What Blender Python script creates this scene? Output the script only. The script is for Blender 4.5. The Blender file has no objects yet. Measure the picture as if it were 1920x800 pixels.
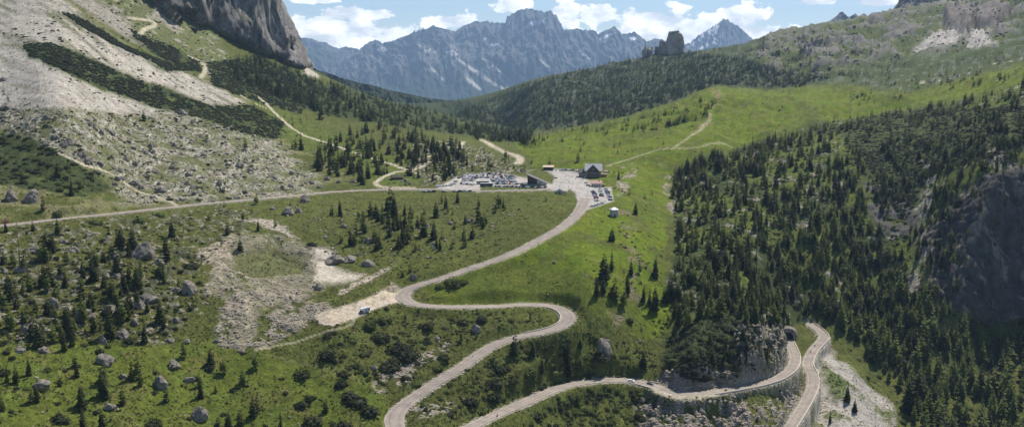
import bpy, bmesh, math, random
import numpy as np
from mathutils import Vector, Matrix, Euler, noise as mnoise, kdtree

R = math.radians
scene = bpy.context.scene
COL = scene.collection
rnd = random.Random(11)
rng = np.random.default_rng(7)

# ------------------------------------------------------------------ camera mathematics (camera stands at the origin)
F = 1663.0
PITCH = math.atan(280.0 / F)
CP, SP = math.cos(PITCH), math.sin(PITCH)

def ray(u, v):
    """photo pixel -> (x/y, z/y): both stay the same all along the line of sight"""
    a = (u - 960.0) / F
    b = (400.0 - v) / F
    d = CP + b * SP
    return a / d, (-SP + b * CP) / d

def proj(x, y, z):
    zc = y * CP - z * SP
    return 960 + F * x / zc, 400 - F * (y * SP + z * CP) / zc

def at_h(u, v, h):
    s, e = ray(u, v)
    y = -h / e
    return Vector((s * y, y, -h))

def at_y(u, v, y):
    s, e = ray(u, v)
    return Vector((s * y, y, e * y))

# ------------------------------------------------------------------ noise
_ang = np.random.default_rng(3).random(4096) * 2 * np.pi
_gx, _gy = np.cos(_ang).astype(np.float32), np.sin(_ang).astype(np.float32)

def perlin(x, y, seed=0):
    x = np.asarray(x, np.float64); y = np.asarray(y, np.float64)
    fx = np.floor(x); fy = np.floor(y)
    ix = fx.astype(np.int64); iy = fy.astype(np.int64)
    dx = (x - fx).astype(np.float32); dy = (y - fy).astype(np.float32)
    def g(ax, ay, px, py):
        h = (ax * 374761393 + ay * 668265263 + seed * 974711) & 0xffffffff
        h = ((h ^ (h >> 13)) * 1274126177) & 0xffffffff
        h = (h ^ (h >> 16)) & 4095
        return _gx[h] * px + _gy[h] * py
    sx = dx * dx * dx * (dx * (dx * 6 - 15) + 10)
    sy = dy * dy * dy * (dy * (dy * 6 - 15) + 10)
    a = g(ix, iy, dx, dy); b = g(ix + 1, iy, dx - 1, dy)
    c = g(ix, iy + 1, dx, dy - 1); d = g(ix + 1, iy + 1, dx - 1, dy - 1)
    return (a + (b - a) * sx) * (1 - sy) + (c + (d - c) * sx) * sy

def fbm(x, y, seed=0, octv=4, gain=0.5, lac=2.03):
    o = 0; a = 1.0
    for k in range(octv):
        o = o + a * perlin(x, y, seed + k * 17)
        x = x * lac + 13.7; y = y * lac - 7.1; a *= gain
    return o

def ridged(x, y, seed=0, octv=4, gain=0.5):
    o = 0; a = 1.0
    for k in range(octv):
        o = o + a * (1 - 2.2 * np.abs(perlin(x, y, seed + k * 31)))
        x = x * 2.07 + 3.1; y = y * 2.07 + 9.2; a *= gain
    return o

def sstep(a, b, x):
    t = np.clip((x - a) / (b - a), 0, 1)
    return t * t * (3 - 2 * t)

def poly_mask(U, V, poly, soft):
    """1 inside the outline, falling to 0 over +-soft pixels round its edge"""
    p = np.array(poly, np.float32)
    out = np.zeros(U.shape, np.float32)
    sel = (U > p[:, 0].min() - soft) & (U < p[:, 0].max() + soft) & (V > p[:, 1].min() - soft) & (V < p[:, 1].max() + soft)
    if not sel.any():
        return out
    x = U[sel].astype(np.float32); y = V[sel].astype(np.float32)
    inside = np.zeros(x.shape, bool); d2 = np.full(x.shape, 1e12, np.float32)
    for i in range(len(p)):
        x0, y0 = p[i]; x1, y1 = p[(i + 1) % len(p)]
        ex, ey = x1 - x0, y1 - y0
        t = np.clip(((x - x0) * ex + (y - y0) * ey) / (ex * ex + ey * ey + 1e-6), 0, 1)
        d2 = np.minimum(d2, (x - x0 - t * ex) ** 2 + (y - y0 - t * ey) ** 2)
        if y0 != y1:
            inside ^= ((y0 > y) != (y1 > y)) & (x < ex * (y - y0) / ey + x0)
    sd = np.sqrt(d2); sd = np.where(inside, sd, -sd)
    out[sel] = sstep(-soft, soft, sd)
    return out

def in_poly(u, v, poly):
    c = False; n = len(poly)
    for i in range(n):
        x0, y0 = poly[i]; x1, y1 = poly[(i + 1) % n]
        if (y0 > v) != (y1 > v) and u < (x1 - x0) * (v - y0) / (y1 - y0) + x0:
            c = not c
    return c

# ------------------------------------------------------------------ roads: centre lines as (u, v, metres below the camera)
ROAD_MAIN = [(1097,372,116.5),(1090,390,119),(1076,407,121),(1050,428,124),(1010,450,127),(970,470,130),(930,487,133),(880,503,136),
             (830,520,139),(790,532,142),(764,544,144.5),(756,556,146),(771,568,147.5),(812,574,149),(870,574.5,150.5),(930,573.5,152.5),
             (985,570.5,154.5),(1030,573,156),(1055,581,157),(1065,595,158.5),(1054,610,160),(1024,620,161),(975,630,162.5),(930,645,164.5),
             (895,665,166.5),(860,690,169),(820,715,172),(775,745,175),(748,769,177.2),(739,788,178.3),(748,812,179.4),(775,836,180.3),(820,832,181),(880,800,182.3),
             (940,772,184.5),(1000,746,186.5),(1060,723,188.2),(1120,713,189.5),(1180,713,190.8),(1230,725,192),(1270,737,193),(1320,737,194.3),
             (1380,728,195.8),(1430,718,197.2),(1464,706,198.4),(1486,688,199.5),(1490,668,200.3),(1484,651,200.8),(1477,636,201.2)]
ROAD_LOWER = [(1517,606,205.6),(1534,617,206),(1545,633,206.6),(1526,655,207.6),(1515,680,208.8),(1523,702,209.8),(1523,727,210.8),(1507,760,212),
              (1482,800,213.4),(1450,850,215.2),(1425,890,216.5)]
ROAD_LEFT = [(-300,452,98),(-120,437,100),(0,423,102),(100,412,103.6),(200,401.5,105),(350,385.5,107),(450,376,108),(540,368,109),(620,360,110),(700,356,111.3),
             (760,355,112.2),(820,355,113),(900,358,113.3),(960,357,113.4),(1000,356.5,113.4),(1030,354,113.4)]

def catmull(pts, step=2.0):
    """smooth 3-D line through the points, evenly spaced in metres"""
    P = [Vector(p) for p in pts]
    P = [P[0] * 2 - P[1]] + P + [P[-1] * 2 - P[-2]]
    out = []
    for i in range(1, len(P) - 2):
        a, b, c, d = P[i-1], P[i], P[i+1], P[i+2]
        n = 14
        for k in range(n):
            t = k / n
            out.append(0.5 * ((2*b) + (c-a)*t + (2*a-5*b+4*c-d)*t*t + (3*b-a-3*c+d)*t*t*t))
    out.append(P[-2])
    acc = [out[0]]; need = step
    for a, b in zip(out, out[1:]):
        L = (b - a).length
        while L >= need and L > 0:
            a = a + (b - a) * (need / L); acc.append(a); L = (b - a).length; need = step
        need -= L
    acc.append(out[-1])
    return acc

def smooth_z(P, k=10):
    z = np.array([p.z for p in P]); n = len(z)
    pad = np.concatenate([np.full(k, z[0]), z, np.full(k, z[-1])])
    zz = np.convolve(pad, np.ones(2*k+1) / (2*k+1), 'valid')
    zz[:1] = z[:1]; zz[-1:] = z[-1:]
    return [Vector((p.x, p.y, float(q))) for p, q in zip(P, zz)]

L_MAIN = smooth_z(catmull([at_h(*p) for p in ROAD_MAIN]))
L_LOWER = smooth_z(catmull([at_h(*p) for p in ROAD_LOWER]))
L_LEFT = smooth_z(catmull([at_h(*p) for p in ROAD_LEFT]))

# ------------------------------------------------------------------ terrain: shape fixed by surveyed points, then one wide sheet
KT = 620.0
CTRL = []
def cy(*pts):
    for u, v, y in pts:
        s, e = ray(u, v); CTRL.append((s * F, math.log(y) * KT, e * F))
def ch(*pts):
    for u, v, h in pts:
        s, e = ray(u, v); CTRL.append((s * F, math.log(-h / e) * KT, e * F))
def cw(*pts):
    for x, y, z in pts:
        CTRL.append((x / y * F, math.log(y) * KT, z / y * F))
ch(*ROAD_MAIN[::2]); ch(*ROAD_LOWER[::2]); ch(*ROAD_LEFT[::2])
cy((-350,330,600),(-350,200,740),(-350,50,950),(-350,-120,1200),(-350,700,370),
   (0,330,650),(0,250,740),(0,180,830),(0,100,930),(0,0,1070),(0,-120,1250),(0,-220,1500),
   (240,330,720),(240,250,830),(240,180,930),(240,100,1050),(240,0,1230),(240,-100,1400),
   (120,215,760),(120,130,890),(120,50,1020),
   (450,330,790),(450,290,850),(450,230,970),(450,180,1090),(450,140,1220),(450,100,1400),
   (350,150,1080),(350,100,1200),(350,50,1330),(350,-20,1500),(350,-90,1700),
   (560,310,880),(560,250,1030),(560,200,1200),(560,155,1430),(580,131,1600),
   (640,280,960),(640,220,1240),(640,157,1640),
   (700,310,900),(700,250,1120),(700,205,1420),(700,182,1650),(770,199,1720),
   (780,290,970),(780,250,1160),(780,220,1500),
   (860,300,960),(860,270,1130),(860,245,1400),(850,217,1780),(930,239,1850),(990,247,1950),
   (950,312,960),(950,282,1090),(950,264,1260),(950,250,1600),
   (700,225,2300),(830,245,2400),(575,190,2300),(940,262,2350),(480,110,2300),
   (1060,290,1000),(1060,260,1190),(1060,246,1400),(1060,238,1700),(1060,205,2050),(1060,170,2350),(1060,143,2600),
   (985,232,2050),(985,200,2300),(985,163,2600),(920,213,2350),(920,192,2600),(865,220,2550),
   (1150,290,1000),(1150,252,1180),(1150,228,1400),(1150,222,1700),(1150,180,2100),(1150,150,2400),(1150,120,2650),
   (1250,280,990),(1250,237,1200),(1250,200,1430),(1250,205,1700),(1250,150,2200),(1250,102,2650),
   (1345,255,1030),(1345,210,1250),(1345,162,1480),(1345,178,1720),(1345,130,2200),(1345,91,2700),
   (1450,258,1060),(1450,215,1250),(1450,178,1500),(1450,172,1750),(1450,120,2250),(1450,66,2800),
   (1550,200,1320),(1550,165,1600),(1550,130,2000),(1550,85,2400),(1550,49,2850),
   (1650,185,1320),(1650,150,1650),(1650,110,2050),(1650,70,2400),(1650,32,2850),
   (1750,170,1330),(1750,140,1600),(1750,100,2000),(1750,60,2350),(1750,25,2700),(1750,12,2850),
   (1850,138,1380),(1850,110,1700),(1850,70,2100),(1850,35,2450),(1850,-5,2900),
   (1920,125,1350),(1920,95,1680),(1920,50,2080),(1920,5,2500),(1920,-40,2900),
   (2250,50,1500),(2250,-50,2200),(2250,-120,2800),
   (1850,480,757),(1850,350,778),(1850,325,800),(1850,260,880),(1850,200,1000),(1850,168,1120),
   (1920,470,772),(1920,335,794),(1920,315,812),(1920,240,890),(1920,152,1060),
   (2250,600,760),(2250,400,800),(2250,200,950),(2250,80,1150))
ch((0,520,118),(0,650,135),(0,800,152),(0,1000,172),(240,470,116),(240,560,130),(240,680,148),(240,800,162),(450,420,114),(450,500,127),(450,600,143),
   (450,700,160),(450,800,174),(450,1000,192),(600,420,118),(600,480,129),(600,540,138),(620,600,147),(690,582,147),(650,595,147),(600,700,164),(600,800,178),
   (900,430,126),(900,390,119),(750,430,122),(750,490,133),(1000,400,119),(1040,500,139),(900,545,145),
   (900,612,158),(1000,690,175),(1100,650,174),(1100,560,150),(1200,620,173),(1200,520,149),(1200,440,134),(1200,380,123),(1200,330,112),
   (1130,440,129),(1150,390,120.5),(1150,330,112),
   (1250,690,186),(1250,640,179),(1250,560,164),(1250,480,148),(1250,400,134),(1260,340,119),
   (1300,680,180),(1300,610,168),(1400,690,187),(1400,650,180),(1400,595,170),(1470,600,192.5),(1440,560,178),(1400,500,157),(1400,400,134),(1400,320,114),(1400,280,101),
   (1330,470,149),(1330,350,122),
   (1550,560,191),(1550,480,167),(1550,400,140),(1550,300,105),(1550,240,82),(1510,575,196),
   (1700,560,195),(1700,450,162),(1700,350,124),(1700,260,84),(1700,210,63),(1620,580,204),
   (1850,600,216),(1920,590,216),(1650,625,214),(1650,700,231),(1800,700,237),(1900,720,241),(1900,800,251),(1700,800,243),(1780,620,214),
   (1600,650,213.5),(1580,700,216),(1570,760,219),(1600,800,226),(1500,1000,235),(1900,1000,262),(900,1000,202),(1200,780,203),(1200,900,215),(1350,780,206),(1350,900,216),
   (900,350,113.2),(900,332,113.2),(850,345,113),(960,335,113.2),(1040,345,113.3),(1060,330,113),(1095,345,114),(1130,345,114.5),(1130,375,117.5),(1095,325,112.8),(1050,316,112))
cw((-300,150,-150),(-100,150,-180),(0,150,-190),(100,150,-205),(300,150,-225),(0,60,-195))
for u_ in (-350, 0, 300, 600, 900, 1200, 1500, 1800, 2250):
    s_, _e = ray(u_, 200)
    cw((s_*3700, 3700, -150 if u_ > 850 else -80), (s_*5200, 5200, -520), (s_*8000, 8000, -760), (s_*21000, 21000, -1100))

CT = np.array(CTRL)
_C0 = 26.0
_A = np.sqrt(((CT[:, None, :2] - CT[None, :, :2]) ** 2).sum(-1) + _C0 ** 2)
_n = len(CT)
_M = np.zeros((_n + 3, _n + 3)); _M[:_n, :_n] = _A - 2.0 * np.eye(_n)
_M[:_n, _n] = 1; _M[:_n, _n+1:] = CT[:, :2] / 1000; _M[_n:, :_n] = _M[:_n, _n:].T
_W = np.linalg.solve(_M, np.concatenate([CT[:, 2], np.zeros(3)]))

def rbf(S, T):
    sh = S.shape; s = S.ravel(); t = T.ravel(); out = np.empty(s.shape)
    cs = CT[:, 0].astype(np.float32); ct = CT[:, 1].astype(np.float32); w = _W[:_n].astype(np.float32)
    for i in range(0, len(s), 20000):
        a = s[i:i+20000].astype(np.float32)[:, None]; b = t[i:i+20000].astype(np.float32)[:, None]
        q = np.sqrt((a - cs) ** 2 + (b - ct) ** 2 + np.float32(_C0 ** 2))
        out[i:i+20000] = q @ w + _W[_n] + (_W[_n+1] * s[i:i+20000] + _W[_n+2] * t[i:i+20000]) / 1000
    return out.reshape(sh)

def interp_poly(pts, i=1):
    a = sorted(pts)
    return lambda u: np.interp(u, [p[0] for p in a], [p[i] for p in a])

# the grey rock wall above the left slope: (u, v of its foot, v of its crest, distance)
CLIFF = [(250,-120,-120,1300),(290,-25,-60,1310),(320,8,-120,1330),(370,42,-190,1370),(420,78,-200,1410),(460,100,-170,1450),(500,112,-60,1480),(520,118,0,1500),(533,121,27,1510),
         (545,124,58,1520),(556,127,84,1530),(566,130,106,1540),(576,133,126,1550),(586,150,150,1560),(640,190,190,1600)]
_cu = np.array([ray(c[0], 100)[0] * F for c in CLIFF]); 
_cb = np.array([ray(c[0], c[1])[1] * F for c in CLIFF]); _cc = np.array([ray(c[0], c[2])[1] * F for c in CLIFF]); _cyd = np.array([c[3] for c in CLIFF], float)

def cliff_e(S, T):
    y = np.exp(T / KT)
    jag = 10 * perlin(S / 60, y / 60, 91) + 14 * perlin(S / 23, y / 90, 92)
    s2 = S + jag * 0.35
    b = np.interp(s2, _cu, _cb); c = np.interp(s2, _cu, _cc); yb = np.interp(S, _cu, _cyd) + 22 * perlin(S / 38, 0 * S, 93) * 1.6
    q = (y - yb) / 110.0
    ramp = sstep(0, 1, q) ** 0.9
    ramp = ramp * (1 - sstep(4.0, 9, q) * 1.2)
    on = (S > _cu[0]) & (S < _cu[-1])
    return np.where(on & (q > -0.2), b - 14 + (c - b + 14) * ramp, -9999)

def shape_e(S, T):
    e = rbf(S, T)
    y = np.exp(T / KT)
    e2 = cliff_e(S, T)
    return np.maximum(e, e2), (e2 > e)

NS, NT = 1060, 760
S_AX = np.linspace(-1450, 1450, NS)
T0, T1 = math.log(120) * KT, math.log(21000) * KT
# spread the rows so that each keeps about the same share of the view
_sa = np.linspace(-1450, 1450, 150); _ta = np.linspace(T0, T1, 900)
_SS, _TT = np.meshgrid(_sa, _ta, indexing='ij')
_E0, _ = shape_e(_SS, _TT)
_g = np.abs(np.gradient(_E0, axis=1)) / (_ta[1] - _ta[0])
_vis = np.maximum.accumulate(_E0, axis=1) <= _E0 + 14
_den = np.where(_vis, np.clip(_g, 0.10, 2.2), 0.12) * (1 - 0.85 * sstep(math.log(3300)*KT, math.log(4000)*KT, _ta)[None, :]) * (0.22 + 0.78 * sstep(math.log(260)*KT, math.log(370)*KT, _ta)[None, :])
_cum = np.cumsum(_den, axis=1); _cum = (_cum - _cum[:, :1]) / (_cum[:, -1:] - _cum[:, :1])
_k = np.exp(-0.5 * (np.arange(-9, 10) / 3.5) ** 2); _k /= _k.sum()
_pad = np.concatenate([np.repeat(_cum[:1], 9, 0), _cum, np.repeat(_cum[-1:], 9, 0)])
_cum = sum(_pad[i:i+150] * _k[i] for i in range(19))
_q = np.linspace(0, 1, NT)
_Trow = np.array([np.interp(_q, _cum[i], _ta) for i in range(150)])
TT = np.empty((NS, NT))
for j in range(NT):
    TT[:, j] = np.interp(S_AX, _sa, _Trow[:, j])
SS = np.repeat(S_AX[:, None], NT, 1)
EE, IS_CLIFF = shape_e(SS, TT)
YY = np.exp(TT / KT); XX = SS / F * YY; ZZ = EE / F * YY
UU, VV = proj(XX, YY, ZZ)
# ------------------------------------------------------------------ what grows or lies where (outlines looked up on the ground they fall on)
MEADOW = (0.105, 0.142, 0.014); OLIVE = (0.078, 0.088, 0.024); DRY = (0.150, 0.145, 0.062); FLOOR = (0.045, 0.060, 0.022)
SCREE = (0.375, 0.345, 0.295); SCREE2 = (0.275, 0.25, 0.21); ROCK = (0.20, 0.198, 0.195); DIRT = (0.42, 0.365, 0.28); PINE = (0.030, 0.042, 0.016)
BARE = (0.30, 0.265, 0.215)
P = {}
P['left_slope'] = [(-400,-200),(330,-60),(420,120),(470,180),(560,255),(660,335),(540,368),(350,382),(200,400),(-400,440)]
P['alpine'] = [(140,-60),(330,-40),(420,90),(440,130),(420,175),(380,135),(330,105),(260,70),(200,30)]
P['scree_a'] = [(-400,-200),(60,-100),(118,0),(160,38),(230,85),(300,118),(370,145),(455,192),(400,198),(330,172),(250,145),(170,112),(95,82),(45,84),(-400,60)]
P['scree_b'] = [(-400,60),(0,84),(45,95),(110,132),(200,170),(285,200),(340,212),(220,214),(150,204),(0,203),(-400,260)]
P['strip_g'] = [(118,-10),(165,-10),(215,22),(262,62),(300,88),(285,92),(240,72),(190,38)]
P['strip_h'] = [(290,-40),(350,-40),(300,18),(330,40),(322,52),(286,32)]
P['boulders'] = [(-400,255),(0,203),(220,214),(330,213),(430,238),(520,268),(560,300),(600,345),(560,362),(350,382),(230,380),(200,340),(130,300),(70,262),(0,245),(-400,330)]
P['mugo_1'] = [(42,84),(95,80),(170,112),(250,147),(330,176),(400,200),(470,197),(530,232),(520,262),(440,245),(380,222),(300,204),(200,168),(120,132),(62,106)]
P['mugo_f'] = [(115,22),(160,38),(230,83),(300,112),(345,128),(368,133),(310,132),(290,118),(210,82),(150,48)]
P['mugo_f2'] = [(245,55),(330,92),(372,116),(378,136),(340,128),(300,106),(250,70)]
P['mugo_d'] = [(-400,230),(0,246),(60,260),(100,282),(150,312),(190,326),(208,352),(150,372),(60,352),(0,345),(-400,400)]
P['mugo_c'] = [(385,118),(440,112),(560,150),(590,185),(560,215),(480,190),(400,160)]
P['cliff'] = [(250,-200),(700,-200),(586,135),(560,132),(500,118),(440,99),(380,55),(330,22),(300,-10)]
P['talus'] = [(566,124),(580,128),(600,146),(590,146),(572,138)]
P['forest_l'] = [(430,118),(470,104),(560,136),(590,152),(640,160),(700,180),(770,200),(850,216),(930,238),(1000,247),(1000,272),(930,262),(860,252),(780,244),(650,222),(600,215),(560,196),(500,178),(440,150)]
P['meadow_l'] = [(470,176),(560,222),(660,258),(760,300),(860,330),(800,350),(700,345),(600,300),(520,250),(470,200)]
P['rocky_pass'] = [(780,262),(870,268),(960,300),(1000,320),(960,328),(860,330),(800,350),(770,320)]
P['meadow_r'] = [(960,262),(1060,246),(1150,228),(1250,200),(1345,160),(1450,170),(1560,160),(1700,180),(1920,120),(2300,60),(2300,130),(1920,165),(1700,205),(1600,218),(1420,268),(1330,292),(1258,310),(1250,420),(1235,560),(1120,560),(1080,400),(1100,320),(1000,312)]
P['meadow_c'] = [(790,540),(880,508),(980,470),(1080,420),(1130,395),(1180,395),(1245,420),(1245,480),(1260,560),(1250,620),(1210,640),(1090,570),(1060,562),(1000,560),(830,566)]
P['hill'] = [(850,215),(960,163),(1100,125),(1210,99),(1300,94),(1440,64),(1600,40),(1660,28),(1800,10),(2300,-200),(2300,60),(1920,118),(1700,175),(1560,155),(1450,165),(1345,155),(1250,193),(1150,222),(1060,240),(1000,246),(930,236)]
P['hill_rock'] = [(1440,64),(1560,46),(1660,25),(1760,0),(2300,-200),(2300,-20),(1920,40),(1880,85),(1760,105),(1640,115),(1540,140),(1440,140),(1400,110)]
P['hill_wood'] = [(780,185),(880,186),(960,163),(1100,125),(1210,99),(1300,96),(1400,108),(1560,146),(1500,164),(1440,166),(1345,157),(1250,195),(1150,224),(1060,241),(1000,246),(930,238),(850,216)]
P['fan_1'] = [(1778,62),(1790,66),(1810,80),(1790,96),(1700,104),(1735,82)]
P['fan_2'] = [(1822,66),(1832,66),(1870,90),(1812,96)]
P['crag_a'] = [(1768,34),(1790,28),(1822,34),(1820,66),(1806,82),(1786,64),(1772,60)]
P['crag_b'] = [(1824,40),(1850,30),(1890,28),(1892,48),(1860,64),(1828,62)]
P['forest_r'] = [(1262,318),(1330,292),(1420,270),(1500,245),(1600,217),(1700,205),(1800,190),(1920,155),(2300,80),(2300,420),(1920,330),(1850,330),(1700,420),(1720,560),(1640,640),(1545,600),(1480,610),(1400,590),(1300,610),(1255,560),(1268,450),(1258,360)]
P['mugo_r'] = [(1560,240),(1640,215),(1760,205),(1920,200),(2300,130),(2300,330),(1920,280),(1840,300),(1740,330),(1700,420),(1640,330),(1600,280)]
P['gully_r'] = [(1730,300),(1755,310),(1748,400),(1745,470),(1738,545),(1722,560),(1700,545),(1716,470),(1722,400)]
P['rock_spot'] = [(1840,290),(1880,276),(1900,292),(1880,320),(1850,330)]
P['cliff_r'] = [(1840,322),(1880,318),(1960,310),(2300,360),(2300,640),(1920,600),(1830,602),(1770,570),(1742,520),(1740,440),(1762,380),(1810,350)]
P['cliff_2'] = [(1618,340),(1660,345),(1702,372),(1722,405),(1702,445),(1650,438),(1628,400)]
P['gully_m'] = [(1150,385),(1180,395),(1195,440),(1215,520),(1225,575),(1190,560),(1180,480),(1160,420)]
P['bare_1'] = [(1170,300),(1192,300),(1190,330),(1178,352),(1160,372),(1156,350),(1170,330)]
P['bare_2'] = [(1250,330),(1262,335),(1265,400),(1252,398)]
P['ridge_path'] = [(1290,258),(1312,238),(1326,216),(1334,212),(1332,226),(1314,250),(1290,262)]
P['ridge_path2'] = [(1340,164),(1360,172),(1362,182),(1344,190),(1336,210),(1330,206),(1340,182)]
P['lower_left'] = [(-400,445),(0,428),(200,410),(350,396),(480,385),(450,450),(380,500),(390,560),(320,640),(200,650),(0,660),(-400,700)]
P['green_ll'] = [(-400,660),(120,640),(330,640),(430,640),(700,715),(735,770),(700,900),(-400,900)]
P['quarry'] = [(380,470),(420,440),(520,440),(590,462),(610,500),(600,540),(560,560),(480,580),(470,640),(420,650),(400,600),(420,560),(375,545),(388,510)]
P['quarry_in'] = [(430,462),(520,456),(585,480),(570,500),(480,510),(430,500)]
P['quarry_rim'] = [(374,478),(400,455),(425,448),(428,490),(412,520),(384,520)]
P['white_fan'] = [(592,465),(612,468),(620,490),(650,510),(680,518),(650,532),(610,535),(580,528),(590,500)]
P['white_arc'] = [(440,412),(500,414),(540,424),(570,445),(560,445),(520,430),(470,424)]
P['rubble'] = [(400,575),(470,545),(560,540),(600,555),(620,580),(560,620),(540,640),(470,655),(420,650),(440,610)]
P['lower_path'] = [(640,545),(690,520),(726,504),(728,509),(690,527),(645,553)]
P['pullout'] = [(590,592),(600,584),(640,575),(680,562),(716,545),(750,540),(764,556),(780,570),(740,568),(706,578),(664,598),(625,610),(600,608)]
P['pull_up'] = [(716,545),(722,532),(742,535),(750,545)]
P['grassline'] = [(480,660),(540,672),(600,688),(660,705),(690,722),(684,724),(600,696),(520,676)]
P['patch_mid'] = [(690,740),(720,700),(780,668),(840,640),(850,650),(790,685),(745,730)]
P['patch_low'] = [(770,770),(830,742),(870,750),(850,770),(800,790)]
P['plaza'] = [(1020,318),(1042,317),(1075,320),(1094,328),(1110,344),(1114,351),(1146,351),(1151,378),(1130,384),(1108,391),(1092,397),(1078,394),(1083,376),(1078,360),(1068,355),(1055,358),(1028,358),(1020,353),(1036,345),(1040,330)]
P['carpark'] = [(818,352),(835,343),(856,332),(880,327),(915,325),(950,327),(985,333),(1010,338),(1035,345),(1028,357),(1000,351),(960,350),(902,350),(900,358),(830,357)]
P['carverge'] = [(900,351),(960,351.5),(1000,353),(1000,355),(899,355.5)]
P['mound'] = [(1240,690),(1250,640),(1290,610),(1350,590),(1420,600),(1430,640),(1370,680),(1360,712),(1300,715)]
P['cut'] = [(1215,720),(1240,700),(1300,694),(1360,700),(1372,712),(1330,728),(1270,730)]
P['crag_mid'] = [(1370,680),(1380,620),(1420,610),(1450,600),(1474,630),(1478,660),(1470,690),(1430,710),(1365,722)]
P['rock_low'] = [(1200,748),(1260,752),(1330,752),(1420,738),(1500,705),(1508,720),(1490,760),(1450,820),(1380,900),(1180,900)]
P['spur'] = [(1536,628),(1550,636),(1562,645),(1590,665),(1630,720),(1670,770),(1690,860),(1470,900),(1490,800),(1520,750),(1536,700),(1528,665)]
P['spur_green'] = [(1536,672),(1550,676),(1580,712),(1596,745),(1580,752),(1550,722)]
P['bare_red'] = [(1130,585),(1170,580),(1185,600),(1150,612)]

U2 = UU; V2 = VV
_px = F / YY
w1 = fbm(XX / 34, YY / 34, 5, 4); w2 = fbm(XX / 34, YY / 34, 77, 4)
w3 = fbm(XX / 7.5, YY / 7.5, 15, 3); w4 = fbm(XX / 7.5, YY / 7.5, 27, 3)
Uw = UU + (w1 * 9 + w3 * 2.5) * _px * 1.0
Vw = VV + (w2 * 9 + w4 * 2.5) * _px * 0.34
n_big = fbm(XX / 90, YY / 90, 41, 4); n_mid = fbm(XX / 22, YY / 22, 42, 4); n_fine = fbm(XX / 5.2, YY / 5.2, 43, 3); n_px = fbm(XX / (YY * 0.0022), YY / (YY * 0.006), 44, 2)

ALB = np.empty(UU.shape + (3,), np.float32); ALB[:] = OLIVE
ROUGH = np.full(UU.shape, 0.25, np.float32)                # how broken the ground is
def lay(key, colour, soft=4, k=1.0, cover=None, scale='mid', warp=True, rough=None, edge=0.12):
    m = poly_mask(Uw if warp else UU, Vw if warp else VV, P[key], soft) * k
    if cover is not None:                                    # only patches of it: cover = share of the ground
        nz = {'mid': n_mid + 0.5 * n_fine, 'fine': n_fine + 0.6 * n_mid, 'big': n_big + 0.5 * n_mid, 'streak': n_streak, 'px': n_px + 0.5 * n_mid}[scale]
        thr = 0.75 * (0.5 - cover) * 1.5
        m = m * sstep(thr - edge, thr + edge, nz)
    ALB[:] = ALB * (1 - m[..., None]) + np.array(colour, np.float32) * m[..., None]
    if rough is not None:
        ROUGH[:] = ROUGH * (1 - m) + rough * m
    return m
# streaks that run down the left slope
_sx, _sy = math.cos(R(-33)), math.sin(R(-33))
n_streak = fbm((XX * 0.55 + YY * 0.84) / 10, (XX * 0.84 - YY * 0.55) / 95, 61, 4) + 0.35 * n_fine

# general greens
g = sstep(-0.5, 0.6, n_big + 0.5 * n_mid)[..., None]
ALB[:] = ALB * (1 - g) + np.array((0.090, 0.104, 0.025), np.float32) * g
lay('left_slope', DRY, 12, 1, 0.5, 'mid')
lay('alpine', (0.11, 0.125, 0.05), 8, 0.9)
lay('alpine', SCREE2, 8, 0.9, 0.22, 'mid')
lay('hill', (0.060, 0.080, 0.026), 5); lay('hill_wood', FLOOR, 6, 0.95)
lay('hill', ROCK, 5, 0.5, 0.25, 'mid')
lay('hill_rock', (0.092, 0.112, 0.036), 10)
lay('hill_rock', (0.165, 0.157, 0.142), 8, .95, 0.42, 'big', rough=0.9, edge=.08)
lay('fan_1', (0.36, 0.34, 0.31), 3); lay('fan_2', (0.36, 0.34, 0.31), 3)
lay('meadow_r', MEADOW, 5, rough=0.1); lay('meadow_c', MEADOW, 6, rough=0.08); lay('meadow_l', (0.090, 0.112, 0.023), 8)
lay('meadow_r', (0.078, 0.098, 0.018), 5, 0.8, 0.36, 'big'); lay('meadow_r', (0.135, 0.135, 0.035), 5, 0.7, 0.22, 'mid'); lay('meadow_c', (0.078, 0.092, 0.022), 5, 0.6, 0.4, 'big')
lay('rocky_pass', OLIVE, 8); lay('rocky_pass', SCREE2, 8, 0.9, 0.3, 'fine', rough=0.7)
# left slope
lay('boulders', (0.118, 0.125, 0.055), 10)
lay('boulders', SCREE, 12, 1, 0.52, 'mid', edge=0.3, rough=0.8)
lay('boulders', (0.09, 0.105, 0.036), 10, 0.9, 0.3, 'fine')
m_sa = lay('scree_a', SCREE, 7, 0.97); lay('scree_a', (0.255, 0.238, 0.205), 6, 0.85, 0.45, 'streak'); lay('scree_a', (0.13, 0.135, 0.06), 6, 0.8, 0.24, 'streak', edge=0.1)
m_sb = lay('scree_b', (0.365, 0.338, 0.295), 6, 1.0); lay('scree_b', (0.29, 0.268, 0.23), 6, 0.9, 0.42, 'streak'); lay('scree_b', (0.17, 0.165, 0.09), 6, 0.7, 0.12, 'streak')
lay('strip_g', SCREE2, 5); lay('strip_h', SCREE2, 5)
for k_ in ('mugo_1', 'mugo_f', 'mugo_f2', 'mugo_d', 'mugo_c'):
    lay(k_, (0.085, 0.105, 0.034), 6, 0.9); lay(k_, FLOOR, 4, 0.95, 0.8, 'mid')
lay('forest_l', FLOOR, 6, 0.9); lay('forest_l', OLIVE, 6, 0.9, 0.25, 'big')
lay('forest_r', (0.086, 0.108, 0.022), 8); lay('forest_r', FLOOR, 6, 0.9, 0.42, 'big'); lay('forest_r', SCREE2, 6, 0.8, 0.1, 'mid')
lay('mugo_r', (0.075, 0.085, 0.03), 8, 0.9); lay('mugo_r', FLOOR, 6, 0.9, 0.62, 'mid')
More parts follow.
